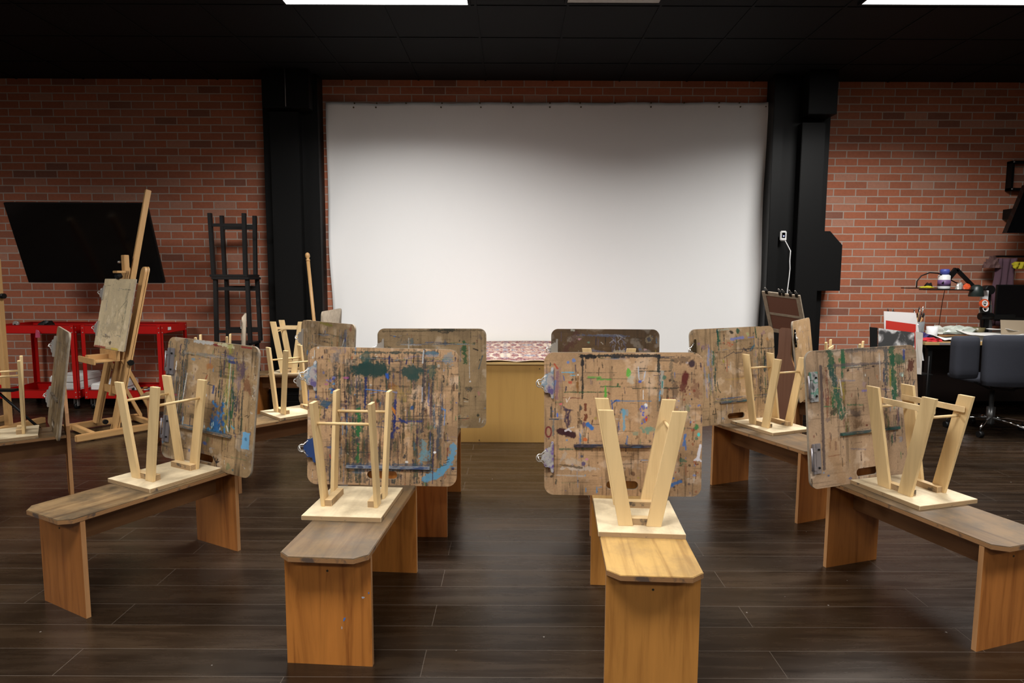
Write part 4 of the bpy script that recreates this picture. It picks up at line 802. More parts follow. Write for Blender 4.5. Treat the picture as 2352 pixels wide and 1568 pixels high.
# bench seen from behind with a framed board leaning on it
M0, Ma = (2.95, 5.757, 0), 2.10
MB_ = make_bench('bench with reddish light in its wood colour, seen from behind, its tapered upright toward us', M0, Ma, 'panel_light_tint', 'seat_worn', top=.90)
mk('bracket', 'rail', bpy.data.objects[-1] if 0 else MB_, lambda bm: box(bm, -.05, .05, LP-.06, LP-.0185, .815, .838, bev=.002))
t = thing('framed_board', 'tan board with a recessed reddish back and metal clips along its top edge', 'board', (2.371, 5.415, .842), 0)
t.scale = (1.08, 1.08, 1.08)
t.rotation_euler = (Matrix.Rotation(-1.04, 3, 'Z') @ Matrix.Rotation(.47, 3, 'X') @ Matrix.Rotation(.09, 3, 'Y')).to_euler()
def ringb(bm):
    w, h, f = .165, .37, .034
    for q in ((-w, w, h-f, h), (-w, w, 0, f), (-w, -w+f, f, h-f), (w-f, w, f, h-f), (-w+f, w-f, .165, .185)): box(bm, q[0], q[1], 0, .014, q[2], q[3], bev=.001)
mk('frame', 'hard_back', t, ringb)
mk('panel', 'redbrown', t, lambda bm: box(bm, -.131, .131, .004, .010, .034, .336))
for x in (-.12, .0, .03, .09, .14):
    c = mk('clip', 'black', t, lambda bm: prism(bm, [(x-.010, -.004, .355), (x-.010, -.004, .382), (x-.010, .018, .382), (x-.010, .018, .355)], (.02, 0, 0)))
    mk('clip_lever', 'steel', c, lambda bm: tube(bm, [(x-.007, .005, .382), (x-.006, -.006, .410), (x, -.008, .416), (x+.006, -.006, .410), (x+.007, .005, .382)], .0016, 6))

# ---------------------------------------------------------------- television
t = thing('television', 'large black flat television tilted forward on the left brick wall', 'television', (-4.09, 6.125, 1.625), 0)
t.rotation_euler = (R(18), 0, 0)
mk('housing', 'black', t, lambda bm: box(bm, -.668, .668, 0, .035, -.392, .392, bev=.004))
mk('screen', 'screen_tv', t, lambda bm: box(bm, -.658, .658, -.0015, .001, -.378, .384))
mk('back_cover', 'black', t, lambda bm: box(bm, -.35, .35, .035, .075, -.25, .2, bev=.01))
def mnt(bm):
    bar(bm, (0, .07, -.05), (.0, .52, .10), .06, .03); box(bm, -.15, .15, .46, .58, -.10, .26, rot=Matrix.Rotation(R(-18), 3, 'X'))
mk('wall_mount', 'black', t, mnt)

# ---------------------------------------------------------------- red utility carts
def cart(label, x0, x1, y0=6.17, y1=6.66):
    t = thing('utility_cart', label, 'utility cart', ((x0+x1)/2, (y0+y1)/2, 0), 0, 'red steel utility carts'); w, d = (x1-x0)/2, (y1-y0)/2
    def tray(bm, z, h):
        box(bm, -w, w, -d, d, z, z+.004); 
        for q in ((-w, w, -d, -d+.003), (-w, w, d-.003, d), (-w, -w+.003, -d, d), (w-.003, w, -d, d)): box(bm, *q, z, z+h, bev=.0005)
        for q in ((-w, w, -d, -d+.018), (-w, w, d-.018, d)): box(bm, *q, z+h-.004, z+h)
    mk('tray', 'red', t, lambda bm: tray(bm, .755, .085)); mk('tray', 'red', t, lambda bm: tray(bm, .112, .085))
    for sx in (-1, 1):
        for sy in (-1, 1):
            def leg(bm):
                x, y = sx*(w+.003), sy*(d+.003)
                box(bm, min(x, x-sx*.040), max(x, x-sx*.040), min(y, y-sy*.003), max(y, y-sy*.003), .112, .84)
                box(bm, min(x, x-sx*.003), max(x, x-sx*.003), min(y, y-sy*.040), max(y, y-sy*.040), .112, .84)
            l = mk('leg', 'red', t, leg)
            def bolts(bm):
                for z in (.77, .815, .13, .175):
                    for q in ((sx*(w-.018), sy*(d+.003), 0), (sx*(w+.003), sy*(d-.02), 1)):
                        tube(bm, [(q[0], q[1], z), (q[0]+(sx*.003 if q[2] else 0), q[1]+(0 if q[2] else sy*.003), z)], .0055, 8)
            mk('bolt', 'steel', l, bolts)
            def cas(bm):
                tube(bm, [(sx*(w-.05)-.012, sy*(d-.05), .032), (sx*(w-.05)+.012, sy*(d-.05), .032)], .032, 16)
            c = mk('caster', 'black', t, cas)
            mk('fork', 'steel', c, lambda bm: [box(bm, sx*(w-.05)+o_-.0015, sx*(w-.05)+o_+.0015, sy*(d-.05)-.018, sy*(d-.05)+.018, .03, .112) for o_ in (-.016, .016)])
    return t
cart('red steel cart at the far left, cut by the edge of the photo', -5.06, -4.29)
t = cart('red steel cart below the television, to the right of the other cart', -4.22, -3.44)
mk('sticker', 'paper', t, lambda bm: box(bm, .3936, .3946, -.12, -.06, .785, .815))
def crumple(name, label, cat, m, c, s, seed, sub=3):
    rs = random.Random(seed); bm = bmesh.new(); bmesh.ops.create_icosphere(bm, subdivisions=sub, radius=1)
    for v_ in bm.verts:
        k = 1+rs.uniform(-.25, .25); v_.co = Vector((v_.co.x*s[0]*k, v_.co.y*s[1]*k, max(0, v_.co.z)*s[2]*k))
    o = obj(name, bm, m); o.location = c; return tag(o, label, cat)
crumple('plastic_bag', 'crumpled pale pink plastic bag on top of the right-hand cart', 'bag', mat('pale_plastic', (.55,.42,.42), .3), (-4.13, 6.42, .76), (.09,.09,.12), 3)
crumple('rag', 'dark crumpled rag on the left cart', 'rag', 'black', (-4.72, 6.40, .76), (.10,.08,.10), 5)
crumple('pink_bag', 'pink plastic scrap hanging over the front of the left cart', 'bag', mat('pink_plastic', (.45,.06,.12), .4), (-4.63, 6.150, .72), (.025,.012,.09), 7, 2)
t = thing('tape_dispenser', 'small black tape dispenser on the rim of the left cart', 'dispenser', (-4.95, 6.3, .759))
mk('body', 'black', t, lambda bm: prism(bm, [(-.05,-.02,0),(.05,-.02,0),(.05,-.02,.02),(.0,-.02,.085),(-.05,-.02,.05)], (0,.04,0)))
mk('tape_roll', 'steel', t, lambda bm: tube(bm, [(0,-.012,.085),(0,.012,.085)], .028, 18))
pad = thing('paper_pad', 'lowest pad of white folded paper on the lower tray between the carts', 'paper', (-4.43, 6.42, .1165), .05, 'white pads on the lower trays')
mk('sheets', 'paper', pad, lambda bm: box(bm, -.16+0, .10, -.2, .2, 0, .07, bev=.012))
for k, lb in ((1, 'middle'), (2, 'topmost')):
    dup(pad, (-4.43-.005*k, 6.42, .1175+.071*k), .05-.04*k, '%s pad of white folded paper on the lower tray of the left cart' % lb)
pad2 = dup(pad, (-4.04, 6.40, .1175), -.04, 'lower white pad on the lower tray of the right-hand cart'); dup(pad, (-4.03, 6.40, .1885), .03, 'upper white pad on the lower tray of the right-hand cart')
t = thing('paint_tray', 'dark shallow tray with paint pots on the lower tray of the right-hand cart', 'tray', (-3.70, 6.35, .1165), .1)
mk('tub', 'glassdark' if 'glassdark' in M else mat('smoky_plastic', (.03,.035,.035), .2), t, lambda bm: [box(bm, -.19, .19, -.14, .14, 0, .004), box(bm, -.19, .19, -.14, -.135, 0, .06), box(bm, -.19, .19, .135, .14, 0, .06), box(bm, -.19, -.185, -.14, .14, 0, .06), box(bm, .185, .19, -.14, .14, 0, .06)])
rs = random.Random(9); pots = [(-.14,-.08),(-.08,-.05),(-.02,-.09),(.04,-.04),(.10,-.08),(.15,-.03),(-.12,.03),(-.04,.04),(.06,.05),(.13,.07)]
pm = [mat('pot_%s' % n, c, .4) for n, c in (('pink', (.5,.12,.12)), ('white', (.6,.6,.6)), ('orange', (.5,.18,.05)), ('grey', (.25,.22,.25)), ('red', (.35,.05,.04)))]
pn = ['pink', 'white', 'orange', 'grey', 'red']
for k, (x, y) in enumerate(pots):
    c = math.cos(.1); s_ = math.sin(.1)
    p = thing('paint_pot', 'little %s paint pot in the shallow tray on the right-hand cart' % pn[k%5], 'paint pot', (-3.70+x*c-y*s_, 6.35+x*s_+y*c, .121), 0, '%s paint pots in the dark tray' % pn[k%5])
    mk('jar', 'white_plastic', p, lambda bm: lathe(bm, [(.020,0),(.021,.05),(.018,.056)], n=14)); mk('lid', pm[k%5], p, lambda bm: lathe(bm, [(.021,.056),(.021,.074),(.018,.076)], n=14))

# ---------------------------------------------------------------- studio easel
t = thing('studio_easel', 'tall beech studio easel with a raised mast in front of the television', 'easel', (-3.44, 5.33, 0), -.67)
for sx in (-1, 1): mk('foot_rail', 'easel_y', t, lambda bm: box(bm, sx*.245-.02, sx*.245+.02, -.34, .34, .006, .062, bev=.006))
mk('cross_rail', 'easel_x' if 'easel_x' in M else 'easel_y', t, lambda bm: box(bm, -.225, .225, -.22, -.18, .012, .055, bev=.003))
mk('cross_rail', 'easel_y', t, lambda bm: box(bm, -.225, .225, .26, .30, .012, .055, bev=.003))
def upr(sx):
    def f(bm):
        lean = .23; z0, z1 = .05, 1.40
        def pt(x, z, yy): return Vector((x, yy-.06+(z-z0)*lean, z))
        hw = .043; pts = [(sx*.20-hw, z0), (sx*.20+hw, z0), (sx*.20+hw, z1-hw)]+[(sx*.20+hw*math.cos(R(a)), z1-hw+hw*math.sin(R(a))) for a in range(20, 180, 20)]+[(sx*.20-hw, z1-hw)]
        prism(bm, [pt(x, z, 0) for x, z in pts], (0, .022, 0)); prism(bm, [pt(x, z, .026) for x, z in pts[:]], (0, .012, 0))
    return f
for sx in (-1, 1): mk('side_post', 'easel', t, upr(sx))
mk('middle_rail', 'easel', t, lambda bm: box(bm, -.168, .168, .02, .045, .32, .385, bev=.003))
mk('mast', 'easel', t, lambda bm: bar(bm, (0, .02, .30), (.0, .40, 2.07), .045, .028, (1,0,0), bev=.003))
mk('mast_guide', 'easel', t, lambda bm: bar(bm, (.045, .07, .40), (.045, .20, 1.0), .04, .02, (1,0,0), bev=.003))
def brace(bm):
    for sx in (-1, 1): bar(bm, (sx*.165, .06, .62), (sx*.165, .30, .06), .03, .02, (1,0,0), bev=.002)
mk('brace', 'easel', t, brace)
h = mk('mast_clamp', 'easel', t, lambda bm: [box(bm, -.032, .032, .165, .205, 1.36, 1.50, bev=.003), box(bm, -.05, .05, .10, .17, 1.345, 1.365, bev=.003)])
mk('knob', 'black', h, lambda bm: [tube(bm, [(-.05, .14, 1.31), (-.01, .12, 1.32)], .022, 12), tube(bm, [(.0, .14, 1.315), (.04, .12, 1.33)], .018, 12)])
mk('bolt', 'steel', h, lambda bm: tube(bm, [(-.035, .16, 1.44), (-.055, .15, 1.44)], .01, 10))
s_ = mk('tray', 'easel_y', t, lambda bm: [box(bm, -.15, .20, -.15, .03, .615, .627, bev=.002), box(bm, -.15, .20, -.165, -.15, .60, .65, bev=.002), box(bm, -.03, .04, -.15, .03, .627, .665, bev=.002), box(bm, -.15, .20, .0, .03, .627, .70, bev=.002)])
mk('knob', 'black', t, lambda bm: tube(bm, [(.232, .09, .60), (.262, .09, .60)], .024, 12))
mk('knob', 'black', t, lambda bm: tube(bm, [(.17, -.10, .12), (.19, -.10, .12)], .02, 12))
def board_easel():
    c, *q = board_plain(151, (226,206,168), .003, 14, dark=.95, streak=.12, grime=.25)
    c.line(.03,.012,.40,.012,.035,(150,40,30),.9,.4); c.line(.40,.012,.62,.012,.03,(190,170,130),.8,.5); c.line(.60,.014,.80,.014,.035,(214,190,80),.9,.4)
    c.line(.62,.55,.86,.72,.010,(50,48,44),.7,.6); c.poly([(.65,.55),(.63,.40)],.008,(60,56,50),.6,.6); c.line(.25,.17,.5,.17,.03,(60,56,54),.6,.9); c.blob(.52,.09,.04,.03,(56,44,36),.8,.6); c.line(.75,.5,.85,.36,.010,(60,56,50),.6,.8)
    c.band(.82,.3,.95,.05,(110,100,84),.5); c.blob(.45,.3,.3,.10,(160,146,122),.4,1)
    return (c, *q)
t2 = make_board('easel', board_easel(), (-3.44+.015*math.cos(.67)*0, 5.33, 0), -.67, .20, 'pale drawing board with a red and yellow smeared lower edge, clipped on the studio easel', lg=False, rr=.008, hole=False)
ca, sa = math.cos(-.67), math.sin(-.67); lx, ly = .0, .015; t2.location = (-3.44+lx*ca-ly*sa, 5.33+lx*sa+ly*ca, .703)
t2.rotation_euler = (Matrix.Rotation(-.67, 3, 'Z') @ Matrix.Rotation(-.20, 3, 'X')).to_euler(); del t2['group']
# second easel, just cut by the left edge
t = thing('wooden_easel', 'wooden easel post at the very left edge of the photo', 'easel', (-4.5, 5.35, 0), -.2)
mk('post', 'easel', t, lambda bm: box(bm, .18, .23, -.02, .02, .05, 1.46, bev=.003)); mk('foot', 'easel_y', t, lambda bm: box(bm, .18, .23, -.32, .32, .0, .05, bev=.003))
mk('post', 'easel', t, lambda bm: box(bm, -.23, -.18, -.02, .02, .05, 1.46, bev=.003)); mk('foot', 'easel_y', t, lambda bm: box(bm, -.23, -.18, -.32, .32, .0, .05, bev=.003)); mk('cross_rail', 'easel_y', t, lambda bm: box(bm, -.18, .18, -.015, .015, .4, .46))
mk('knob', 'black', t, lambda bm: tube(bm, [(.23, 0, 1.15), (.26, 0, 1.15)], .022, 12))

# ---------------------------------------------------------------- dark stacked stools
def bstool(label, loc, rz, inv, H=.62, w=.165, d=.125):
    t = thing('bar_stool', label, 'stool', loc, rz, 'tall dark wooden stools stacked by the brick wall'); f = -1 if inv else 1
    Z = (lambda z: H-z) if inv else (lambda z: z)
    def bx(bm, x0, x1, y0, y1, a, c, **k): a, c = sorted((Z(a), Z(c))); box(bm, x0, x1, y0, y1, a, c, **k)
    mk('seat', 'black_wood', t, lambda bm: bx(bm, -w-.02, w+.02, -d-.03, d+.03, H-.025, H, bev=.004))
    for sx in (-1, 1):
        for sy in (-1, 1): mk('leg', 'black_wood', t, lambda bm: bar(bm, (sx*(w+.002), sy*(d+.004), Z(0)), (sx*(w-.008), sy*(d-.004), Z(H-.025)), .036, .036, (0,1,0), bev=.002))
    mk('stretcher', 'black_wood', t, lambda bm: bx(bm, -w, w, -d-.012, -d+.012, .10, .13)); mk('stretcher', 'black_wood', t, lambda bm: bx(bm, -w, w, d-.012, d+.012, .09, .14))
    if inv: return t
    mk('apron', 'black_wood', t, lambda bm: bx(bm, -w+.02, w-.02, -d, -d+.015, H-.13, H-.10)); mk('apron', 'black_wood', t, lambda bm: bx(bm, -w+.02, w-.02, d-.02, d, H-.14, H-.09))
    return t
bstool('dark wooden stool at the bottom of the stack by the wall', (-2.80, 6.40, 0), 0, False, .66)
bstool('dark wooden stool in the middle of the stack by the wall', (-2.775, 6.40, .6605), 0, False, .655)
bstool('dark wooden stool upside down on top of the stack by the wall', (-2.79, 6.40, 1.3160), 0, True, .62)

# pole leaning in the corner of the left column
t = thing('wooden_pole', 'light wooden pole with a round finial leaning against the left column', 'pole', (-1.93, 6.34, 0)); t.rotation_euler = (0, R(-4.2), 0)
mk('shaft', 'easel', t, lambda bm: tube(bm, [(0, 0, 0), (0, 0, 1.48)], .017, 12)); mk('finial', 'easel', t, lambda bm: lathe(bm, [(.010,1.47),(.020,1.485),(.020,1.495),(.013,1.505),(.024,1.525),(.022,1.55),(.012,1.562),(.002,1.566)], n=16))
t.location = (-1.93, 6.36, 0)

# small white device with a cable on the right column
t = thing('wall_device', 'small white plug-in device on the right column', 'device', (2.745, 6.499, 1.753))
mk('case', 'white_plastic', t, lambda bm: box(bm, -.032, .032, -.022, 0, -.05, .05, bev=.008)); mk('window', 'screen_tv', t, lambda bm: box(bm, -.018, .016, -.0235, -.0215, -.022, .032)); mk('indicator', emis('blue_led', 1.5, (.15,.2,1)), t, lambda bm: box(bm, -.006, .006, -.0245, -.0232, -.010, .004))
b = B(); tube(b, [(2.765, 6.485, 1.705), (2.79, 6.482, 1.66), (2.805, 6.44, 1.60), (2.80, 6.435, 1.50), (2.806, 6.435, 1.42), (2.80, 6.435, 1.32), (2.79, 6.435, 1.2), (2.792, 6.435, 1.0), (2.80, 6.435, .6), (2.80, 6.435, .02)], .005, 8)
tag(obj('cable', b, 'white_plastic', None, True), 'white cable hanging down the right column from the small device', 'cable')

# ---------------------------------------------------------------- desk corner at right
t = thing('desk', 'light wooden desk with a black frame in the right corner', 'desk', (4.7, 6.1, 0))
mk('desktop', 'desk', t, lambda bm: box(bm, -.93, 1.3, -.36, .42, .722, .75, bev=.003)); mk('frame', 'black', t, lambda bm: [box(bm, -.90, 1.28, -.33, -.30, .69, .721), box(bm, -.90, 1.28, .36, .39, .69, .721)])
mk('back_panel', mat('dark_modesty_panel', (.020,.010,.008), .6), t, lambda bm: box(bm, -.84, 1.18, .30, .32, .08, .69))
for x in (-.86, 1.2):
    for y in (-.31, .36): mk('leg', 'black', t, lambda bm: box(bm, x-.02, x+.02, y-.02, y+.02, 0, .69))
mk('label_plate', mat('grey_sticker', (.22,.2,.2), .5), t, lambda bm: box(bm, -.80, -.62, -.3615, -.3602, .726, .745))
def sheet(name, label, x, y, w, d, rz, z, m='paper', curl=.02, seed=1, cat='paper', th=.002):
    b = B(); n = 14; rs = random.Random(seed); ph = rs.random()*6; g = [[b.verts.new(((i/n-.5)*w, (j/n-.5)*d, curl*(.5+.5*math.sin(ph+i*.5+j*.3))*(abs(i/n-.5)*2)**2)) for i in range(n+1)] for j in range(n+1)]
    for j in range(n):
        for i in range(n): b.faces.new((g[j][i], g[j][i+1], g[j+1][i+1], g[j+1][i]))
    o = obj(name, b, m, None, True); o.location = (x, y, z); o.rotation_euler = (0,0,rz); s = o.modifiers.new('t', 'SOLIDIFY'); s.thickness = th; s.offset = 1
    return tag(o, label, cat)
sheet('paper_sheet', 'large white sheet of paper curling over the left part of the desk', 4.22, 6.02, .52, .40, .1, .752, curl=.05, seed=2)
sheet('paper_sheet', 'white sheet lying in the middle of the desk', 4.55, 5.98, .5, .36, -.08, .806, curl=.03, seed=5)
sheet('paper_sheet', 'white sheet near the right edge of the desk', 5.02, 5.95, .40, .30, .1, .753, curl=.02, seed=8)
sheet('mounted_print', 'white-bordered dark print lying on the desk papers', 4.78, 6.05, .30, .24, .15, .842, curl=.02, seed=8, cat='print')
crumple('red_glove', 'red cloth on the left corner of the desk', 'cloth', 'red_cloth', (3.88, 5.84, .751), (.10,.07,.03), 11); crumple('dark_blue_cloth', 'dark blue cloth behind the red one on the desk', 'cloth', mat('navy', (.03,.02,.10), .8), (3.89, 5.98, .751), (.10,.07,.06), 12)
crumple('plastic_wrap', 'crumpled green and white plastic wrap on the desk papers', 'wrap', mat('pale_green_wrap', (.50,.54,.48), .35), (4.36, 6.2, .79), (.20,.09,.08), 13)
crumple('plastic_wrap', 'small crumpled white wrap left of the green one', 'wrap', mat('pale_wrap', (.5,.5,.45), .35), (4.19, 6.22, .79), (.09,.07,.07), 17)
t = thing('bowl', 'small olive bowl on the desk below the black arm', 'bowl', (4.60, 6.24, .751)); mk('body', mat('olive_glaze', (.16,.13,.06), .3), t, lambda bm: lathe(bm, [(.035,0),(.055,.03),(.068,.10),(.064,.10),(.05,.03),(.02,.01)], n=22))
b = B(); box(b, -.10, .10, -.04, .04, 0, .02, bev=.004); o = tag(obj('blue_case', b, 'blue'), 'flat blue case at the back of the desk beside the bowl', 'case'); o.location = (4.80, 6.3, .751)
def cup(label, x, y, h, r, m, brushes, seed):
    t = thing('cup', label, 'cup', (x, y, .751)); mk('body', m, t, lambda bm: lathe(bm, [(r*.8, 0), (r, h), (r-.003, h), (r*.8-.003, .004)], n=20)); rs = random.Random(seed)
    for k in range(brushes):
        a, q, l = rs.uniform(0, 6.28), rs.uniform(.3, .75)*r, rs.uniform(.12, .24); p0 = Vector((x-q*.4*math.cos(a), y-q*.4*math.sin(a), .757)); p1 = Vector((x+q*math.cos(a)*1.3, y+q*math.sin(a)*1.3, .751+h+l*.7))
        p = obj('paintbrush', (lambda bm: (tube(bm, [p0, p0.lerp(p1, .8)], .003, 6), bm)[1])(B()), [('orange' if rs.random() < .25 else 'easel') if rs.random() < .6 else 'black'])
        tag(p, 'paintbrush standing among others in the %s' % ('glass jar of brushes' if r > .05 else 'dark pot of brushes'), 'paintbrush', 'brushes in the %s' % ('glass jar' if r > .05 else 'dark pot'))
        mk('bristles', 'steel' if rs.random() < .4 else 'black_wood', p, lambda bm: tube(bm, [p0.lerp(p1, .8), p0.lerp(p1, .93), p1], [.0042, .006, .001], 8))
cup('clear jar full of brushes on the left end of the desk', 3.99, 6.22, .155, .066, 'glass', 9, 1)
cup('white cup beside the brush jar on the desk', 4.03, 6.05, .12, .05, 'white_plastic', 0, 2)
cup('dark pot of brushes at the left back corner of the desk', 3.83, 6.38, .12, .05, 'orange', 9, 3)
# folders and boards in a wire holder at the desk's left end
def slab(name, label, pts, th, m, cat='folder', extra=None):
    b = B(); a = [Vector(p) for p in pts]; n = (a[1]-a[0]).cross(a[2]-a[0]).normalized(); prism(b, a, n*th); return tag(obj(name, b, m), label, cat)
slab('foam_board', 'grey-white foam board leaning behind the red folder', [(3.36, 5.66, .62), (3.66, 5.58, .60), (3.61, 5.66, 1.02), (3.37, 5.74, 1.03)], .008, mat('foam_grey', (.50,.48,.47), .7), 'foam board')
slab('red_folder', 'red folder with a white stripe, standing between the boards beside the desk', [(3.33, 5.60, .60), (3.56, 5.54, .58), (3.555, 5.56, .925), (3.325, 5.62, .955)], .006, mat('red_folder_card', (.42,.02,.01), .5))
def mag():
    m = mat('charcoal_print', (.5,.5,.5), .6); n = N(m, 'ShaderNodeTexNoise', Scale=9.0, Detail=4, Distortion=1.5); L(m, coords(m, (1,1,.6)), n.inputs['Vector']); base(m, ramp(m, n.outputs[0], [(.44, (.03,.03,.03)), (.52, (.20,.19,.19)), (.58, (.5,.49,.48))])); return m
slab('print', 'black-and-white print on a card beside the desk in front of the red folder', [(3.22, 5.52, .55), (3.50, 5.45, .53), (3.49, 5.47, .860), (3.215, 5.54, .892)], .005, mag(), 'print')
slab('portfolio', 'black portfolio at the left of the print beside the desk', [(3.165, 5.54, .55), (3.215, 5.525, .55), (3.208, 5.545, .895), (3.150, 5.56, .90)], .02, 'black', 'portfolio')
slab('portfolio', 'pale card hanging at the right of the print beside the desk', [(3.52, 5.45, .50), (3.545, 5.42, .50), (3.56, 5.46, .86), (3.50, 5.47, .87)], .006, mat('pale_card', (.42,.38,.34), .7), 'card')
t = thing('folder_rack', 'black wire rack holding the folders beside the desk', 'rack', (3.42, 5.6, 0))
for x, y in ((-.24, -.12), (.18, -.18), (-.20, .16), (.22, .10)): mk('leg', 'black', t, lambda bm: tube(bm, [(x, y, 0), (x, y, .66)], .006, 8))
mk('shelf', 'black', t, lambda bm: box(bm, -.26, .24, -.16, .17, .49, .498))

# camera arm with its clutter
t = thing('swivel_stand', 'black articulated arm clamped to the desk against the right brick wall', 'stand', (4.66, 6.22, 0))
mk('post', 'black', t, lambda bm: box(bm, -.028, .028, -.02, .02, .7505, 1.22, bev=.006)); mk('joint', 'black', t, lambda bm: [tube(bm, [(0, -.04, 1.22), (0, .04, 1.22)], .045, 16), tube(bm, [(-.06, 0, .96), (.06, 0, .96)], .035, 14), box(bm, .03, .28, -.02, .02, .93, .98, bev=.004)])
mk('lower_arm', 'black', t, lambda bm: bar(bm, (-.02, 0, 1.21), (-.30, -.02, 1.235), .03, .03, (0,0,1), bev=.004)); mk('lamp_head', mat('dark_green_plastic', (.012,.02,.018), .4), t, lambda bm: lathe(bm, [(.06, 1.155), (.065, 1.16), (.05, 1.25), (.02, 1.27)], -.155, -.06, 20))
mk('shelf', 'black', t, lambda bm: [box(bm, -.62, -.05, -.09, .09, 1.215, 1.225, bev=.002), box(bm, -.80, -.52, -.05, .09, 1.230, 1.238, bev=.002)])
mk('upper_arm', 'black', t, lambda bm: [bar(bm, (-.15, -.01, 1.25), (-.33, -.01, 1.42), .03, .03, (0,1,0)), bar(bm, (-.33, -.01, 1.42), (-.45, -.01, 1.27), .045, .03, (0,1,0))])
mk('cable', 'black', t, lambda bm: tube(bm, [(-.70, 0, 1.24), (-.70, 0, 1.30), (-.66, 0, 1.355), (-.58, 0, 1.385), (-.50, 0, 1.38), (-.42, 0, 1.34), (-.32, 0, 1.29), (-.2, 0, 1.26)], .006, 8), smooth=True)
mk('cable', 'black', t, lambda bm: tube(bm, [(-.36, .09, 1.21), (-.355, .12, 1.1), (-.36, .13, .95), (-.37, .13, .80), (-.37,.13,.752)], .003, 6), smooth=True)
t = thing('bottle', 'white bottle with a blue cap on the black arm shelf', 'bottle', (4.24, 6.24, 1.2255)); mk('body', 'white_plastic', t, lambda bm: lathe(bm, [(.052,0),(.055,.01),(.055,.13),(.045,.14)], n=22)); mk('cap', 'blue', t, lambda bm: lathe(bm, [(.042,.14),(.042,.185),(.034,.195)], n=22)); mk('label', mat('purple_label', (.15,.08,.2), .5), t, lambda bm: lathe(bm, [(.0556,.03),(.0556,.09)], n=22))
for (x, y, z, s, m, lb) in ((4.05, 6.20, 1.2385, (.07,.04,.02), 'yellow', 'small yellow-and-grey tool on the end of the arm shelf'), (4.42, 6.18, 1.2255, (.05,.03,.05), 'orange', 'orange-handled tool on the arm shelf beside the bottle'), (4.33, 6.15, 1.2255, (.03,.03,.07), 'steel', 'shiny small tool next to the bottle'), (4.09, 6.24, 1.2385, (.04,.03,.05), 'black', 'small black tool on the end of the arm shelf')):
    crumple('hand_tool', lb, 'tool', m, (x, y, z), s, int(x*100), 2)
for (x, z, lb, m) in ((4.56, 1.09, 'orange and white tape roll hanging under the arm joint', 'orange'), (4.57, 1.04, 'black and white tape roll hanging below the orange one', 'black')):
    t = thing('tape_roll', lb, 'tape', (x, 6.12, z)); t.rotation_euler = (R(80), R(10), 0)
    def ringm(bm, ro, ri):
        n = 20; A = [[bm.verts.new((r_*math.cos(k*2*math.pi/n), r_*math.sin(k*2*math.pi/n), z_)) for k in range(n)] for r_, z_ in ((ro, -.012), (ro, .012), (ri, .012), (ri, -.012))]
        for q in range(4):
            for k in range(n): bm.faces.new((A[q][k], A[q][(k+1)%n], A[(q+1)%4][(k+1)%n], A[(q+1)%4][k]))
    mk('tape', m, t, ringm, .043, .030); mk('core', 'white_plastic', t, ringm, .030, .022)
b = B(); box(b, -.035, .035, -.01, .01, -.09, .09, bev=.004); o = tag(obj('white_card', b, 'white_plastic'), 'white and orange packet hanging beside the arm post', 'packet'); o.location = (4.605, 6.185, 1.13)

# monitor, box, cloths and wall things at the right edge
t = thing('monitor', 'dark monitor at the right edge of the desk', 'monitor', (5.06, 6.24, .751), -.12)
mk('housing', 'black', t, lambda bm: box(bm, -.27, .30, 0, .03, .16, .52, bev=.004)); mk('screen', 'screen_tv', t, lambda bm: box(bm, -.26, .29, -.0015, .001, .20, .51)); mk('stand', 'black', t, lambda bm: [box(bm, -.03, .03, .03, .05, .01, .3), box(bm, -.12, .12, -.06, .12, 0, .01)])
slab('cardboard_sheet', 'beige cardboard sheet in front of the monitor stand', [(4.60, 5.93, .80), (4.98, 5.90, .785), (4.98, 5.95, .935), (4.62, 5.98, .940)], .006, mat('beige_card', (.32,.25,.17), .7), 'cardboard')
slab('grey_board', 'grey board leaning against the wall beside the monitor', [(4.72, 6.36, .755), (4.84, 6.36, .755), (4.92, 6.5, 1.06), (4.80, 6.5, 1.06)], .008, mat('grey_board_mat', (.09,.085,.085), .7), 'board')
def hang(name, label, m, x, z, w, h, y, seed):
    b = B(); n = 16; rs = random.Random(seed); g = [[b.verts.new((x+(i/n-.5)*w*(1-.25*j/n*0+.1*math.sin(j*.7+seed)), y+.02*math.sin(i*1.1+j*.25)-.01*j/n, z-h*j/n)) for i in range(n+1)] for j in range(n+1)]
    for j in range(n):
        for i in range(n): b.faces.new((g[j][i], g[j][i+1], g[j+1][i+1], g[j+1][i]))
    o = obj(name, b, m, None, True); s = o.modifiers.new('t', 'SOLIDIFY'); s.thickness = .006; return tag(o, label, 'cloth')
t = thing('coat_hook', 'black coat rail on the wall above the monitor', 'rail', (5.28, 6.70, 1.56)); mk('rail', 'black', t, lambda bm: [box(bm, -.25, .35, -.08, -.06, -.01, .01), box(bm, -.2, -.18, -.06, .045, -.01, .01), box(bm, .3, .32, -.06, .045, -.01, .01)])
hang('purple_scarf', 'dull purple patterned scarf hanging behind the monitor', 'purple', 5.10, 1.54, .20, .70, 6.6, 2)
hang('yellow_cloth', 'yellow cloth hanging at the right edge above the monitor', 'yellow', 5.22, 1.50, .16, .07, 6.54, 5)
crumple('hat', 'faded pinkish cap hanging on the wall left of the yellow cloth', 'hat', mat('faded_pink', (.12,.06,.055), .8), (4.98, 6.62, 1.44), (.09,.05,.11), 21)
t = thing('wall_bracket', 'black square metal bracket on the brick wall at the right edge', 'bracket', (5.29, 6.70, 2.37)); mk('frame', 'black', t, lambda bm: [box(bm, -.14, -.115, -.03, .045, -.13, .17), box(bm, -.14, .3, -.03, .045, .145, .17), box(bm, -.14, .3, -.03, .045, -.13, -.105)])
mk('bolt', 'steel', t, lambda bm: [tube(bm, [(-.127, -.03, z_), (-.127, -.036, z_)], .008, 8) for z_ in (-.117, .157)])
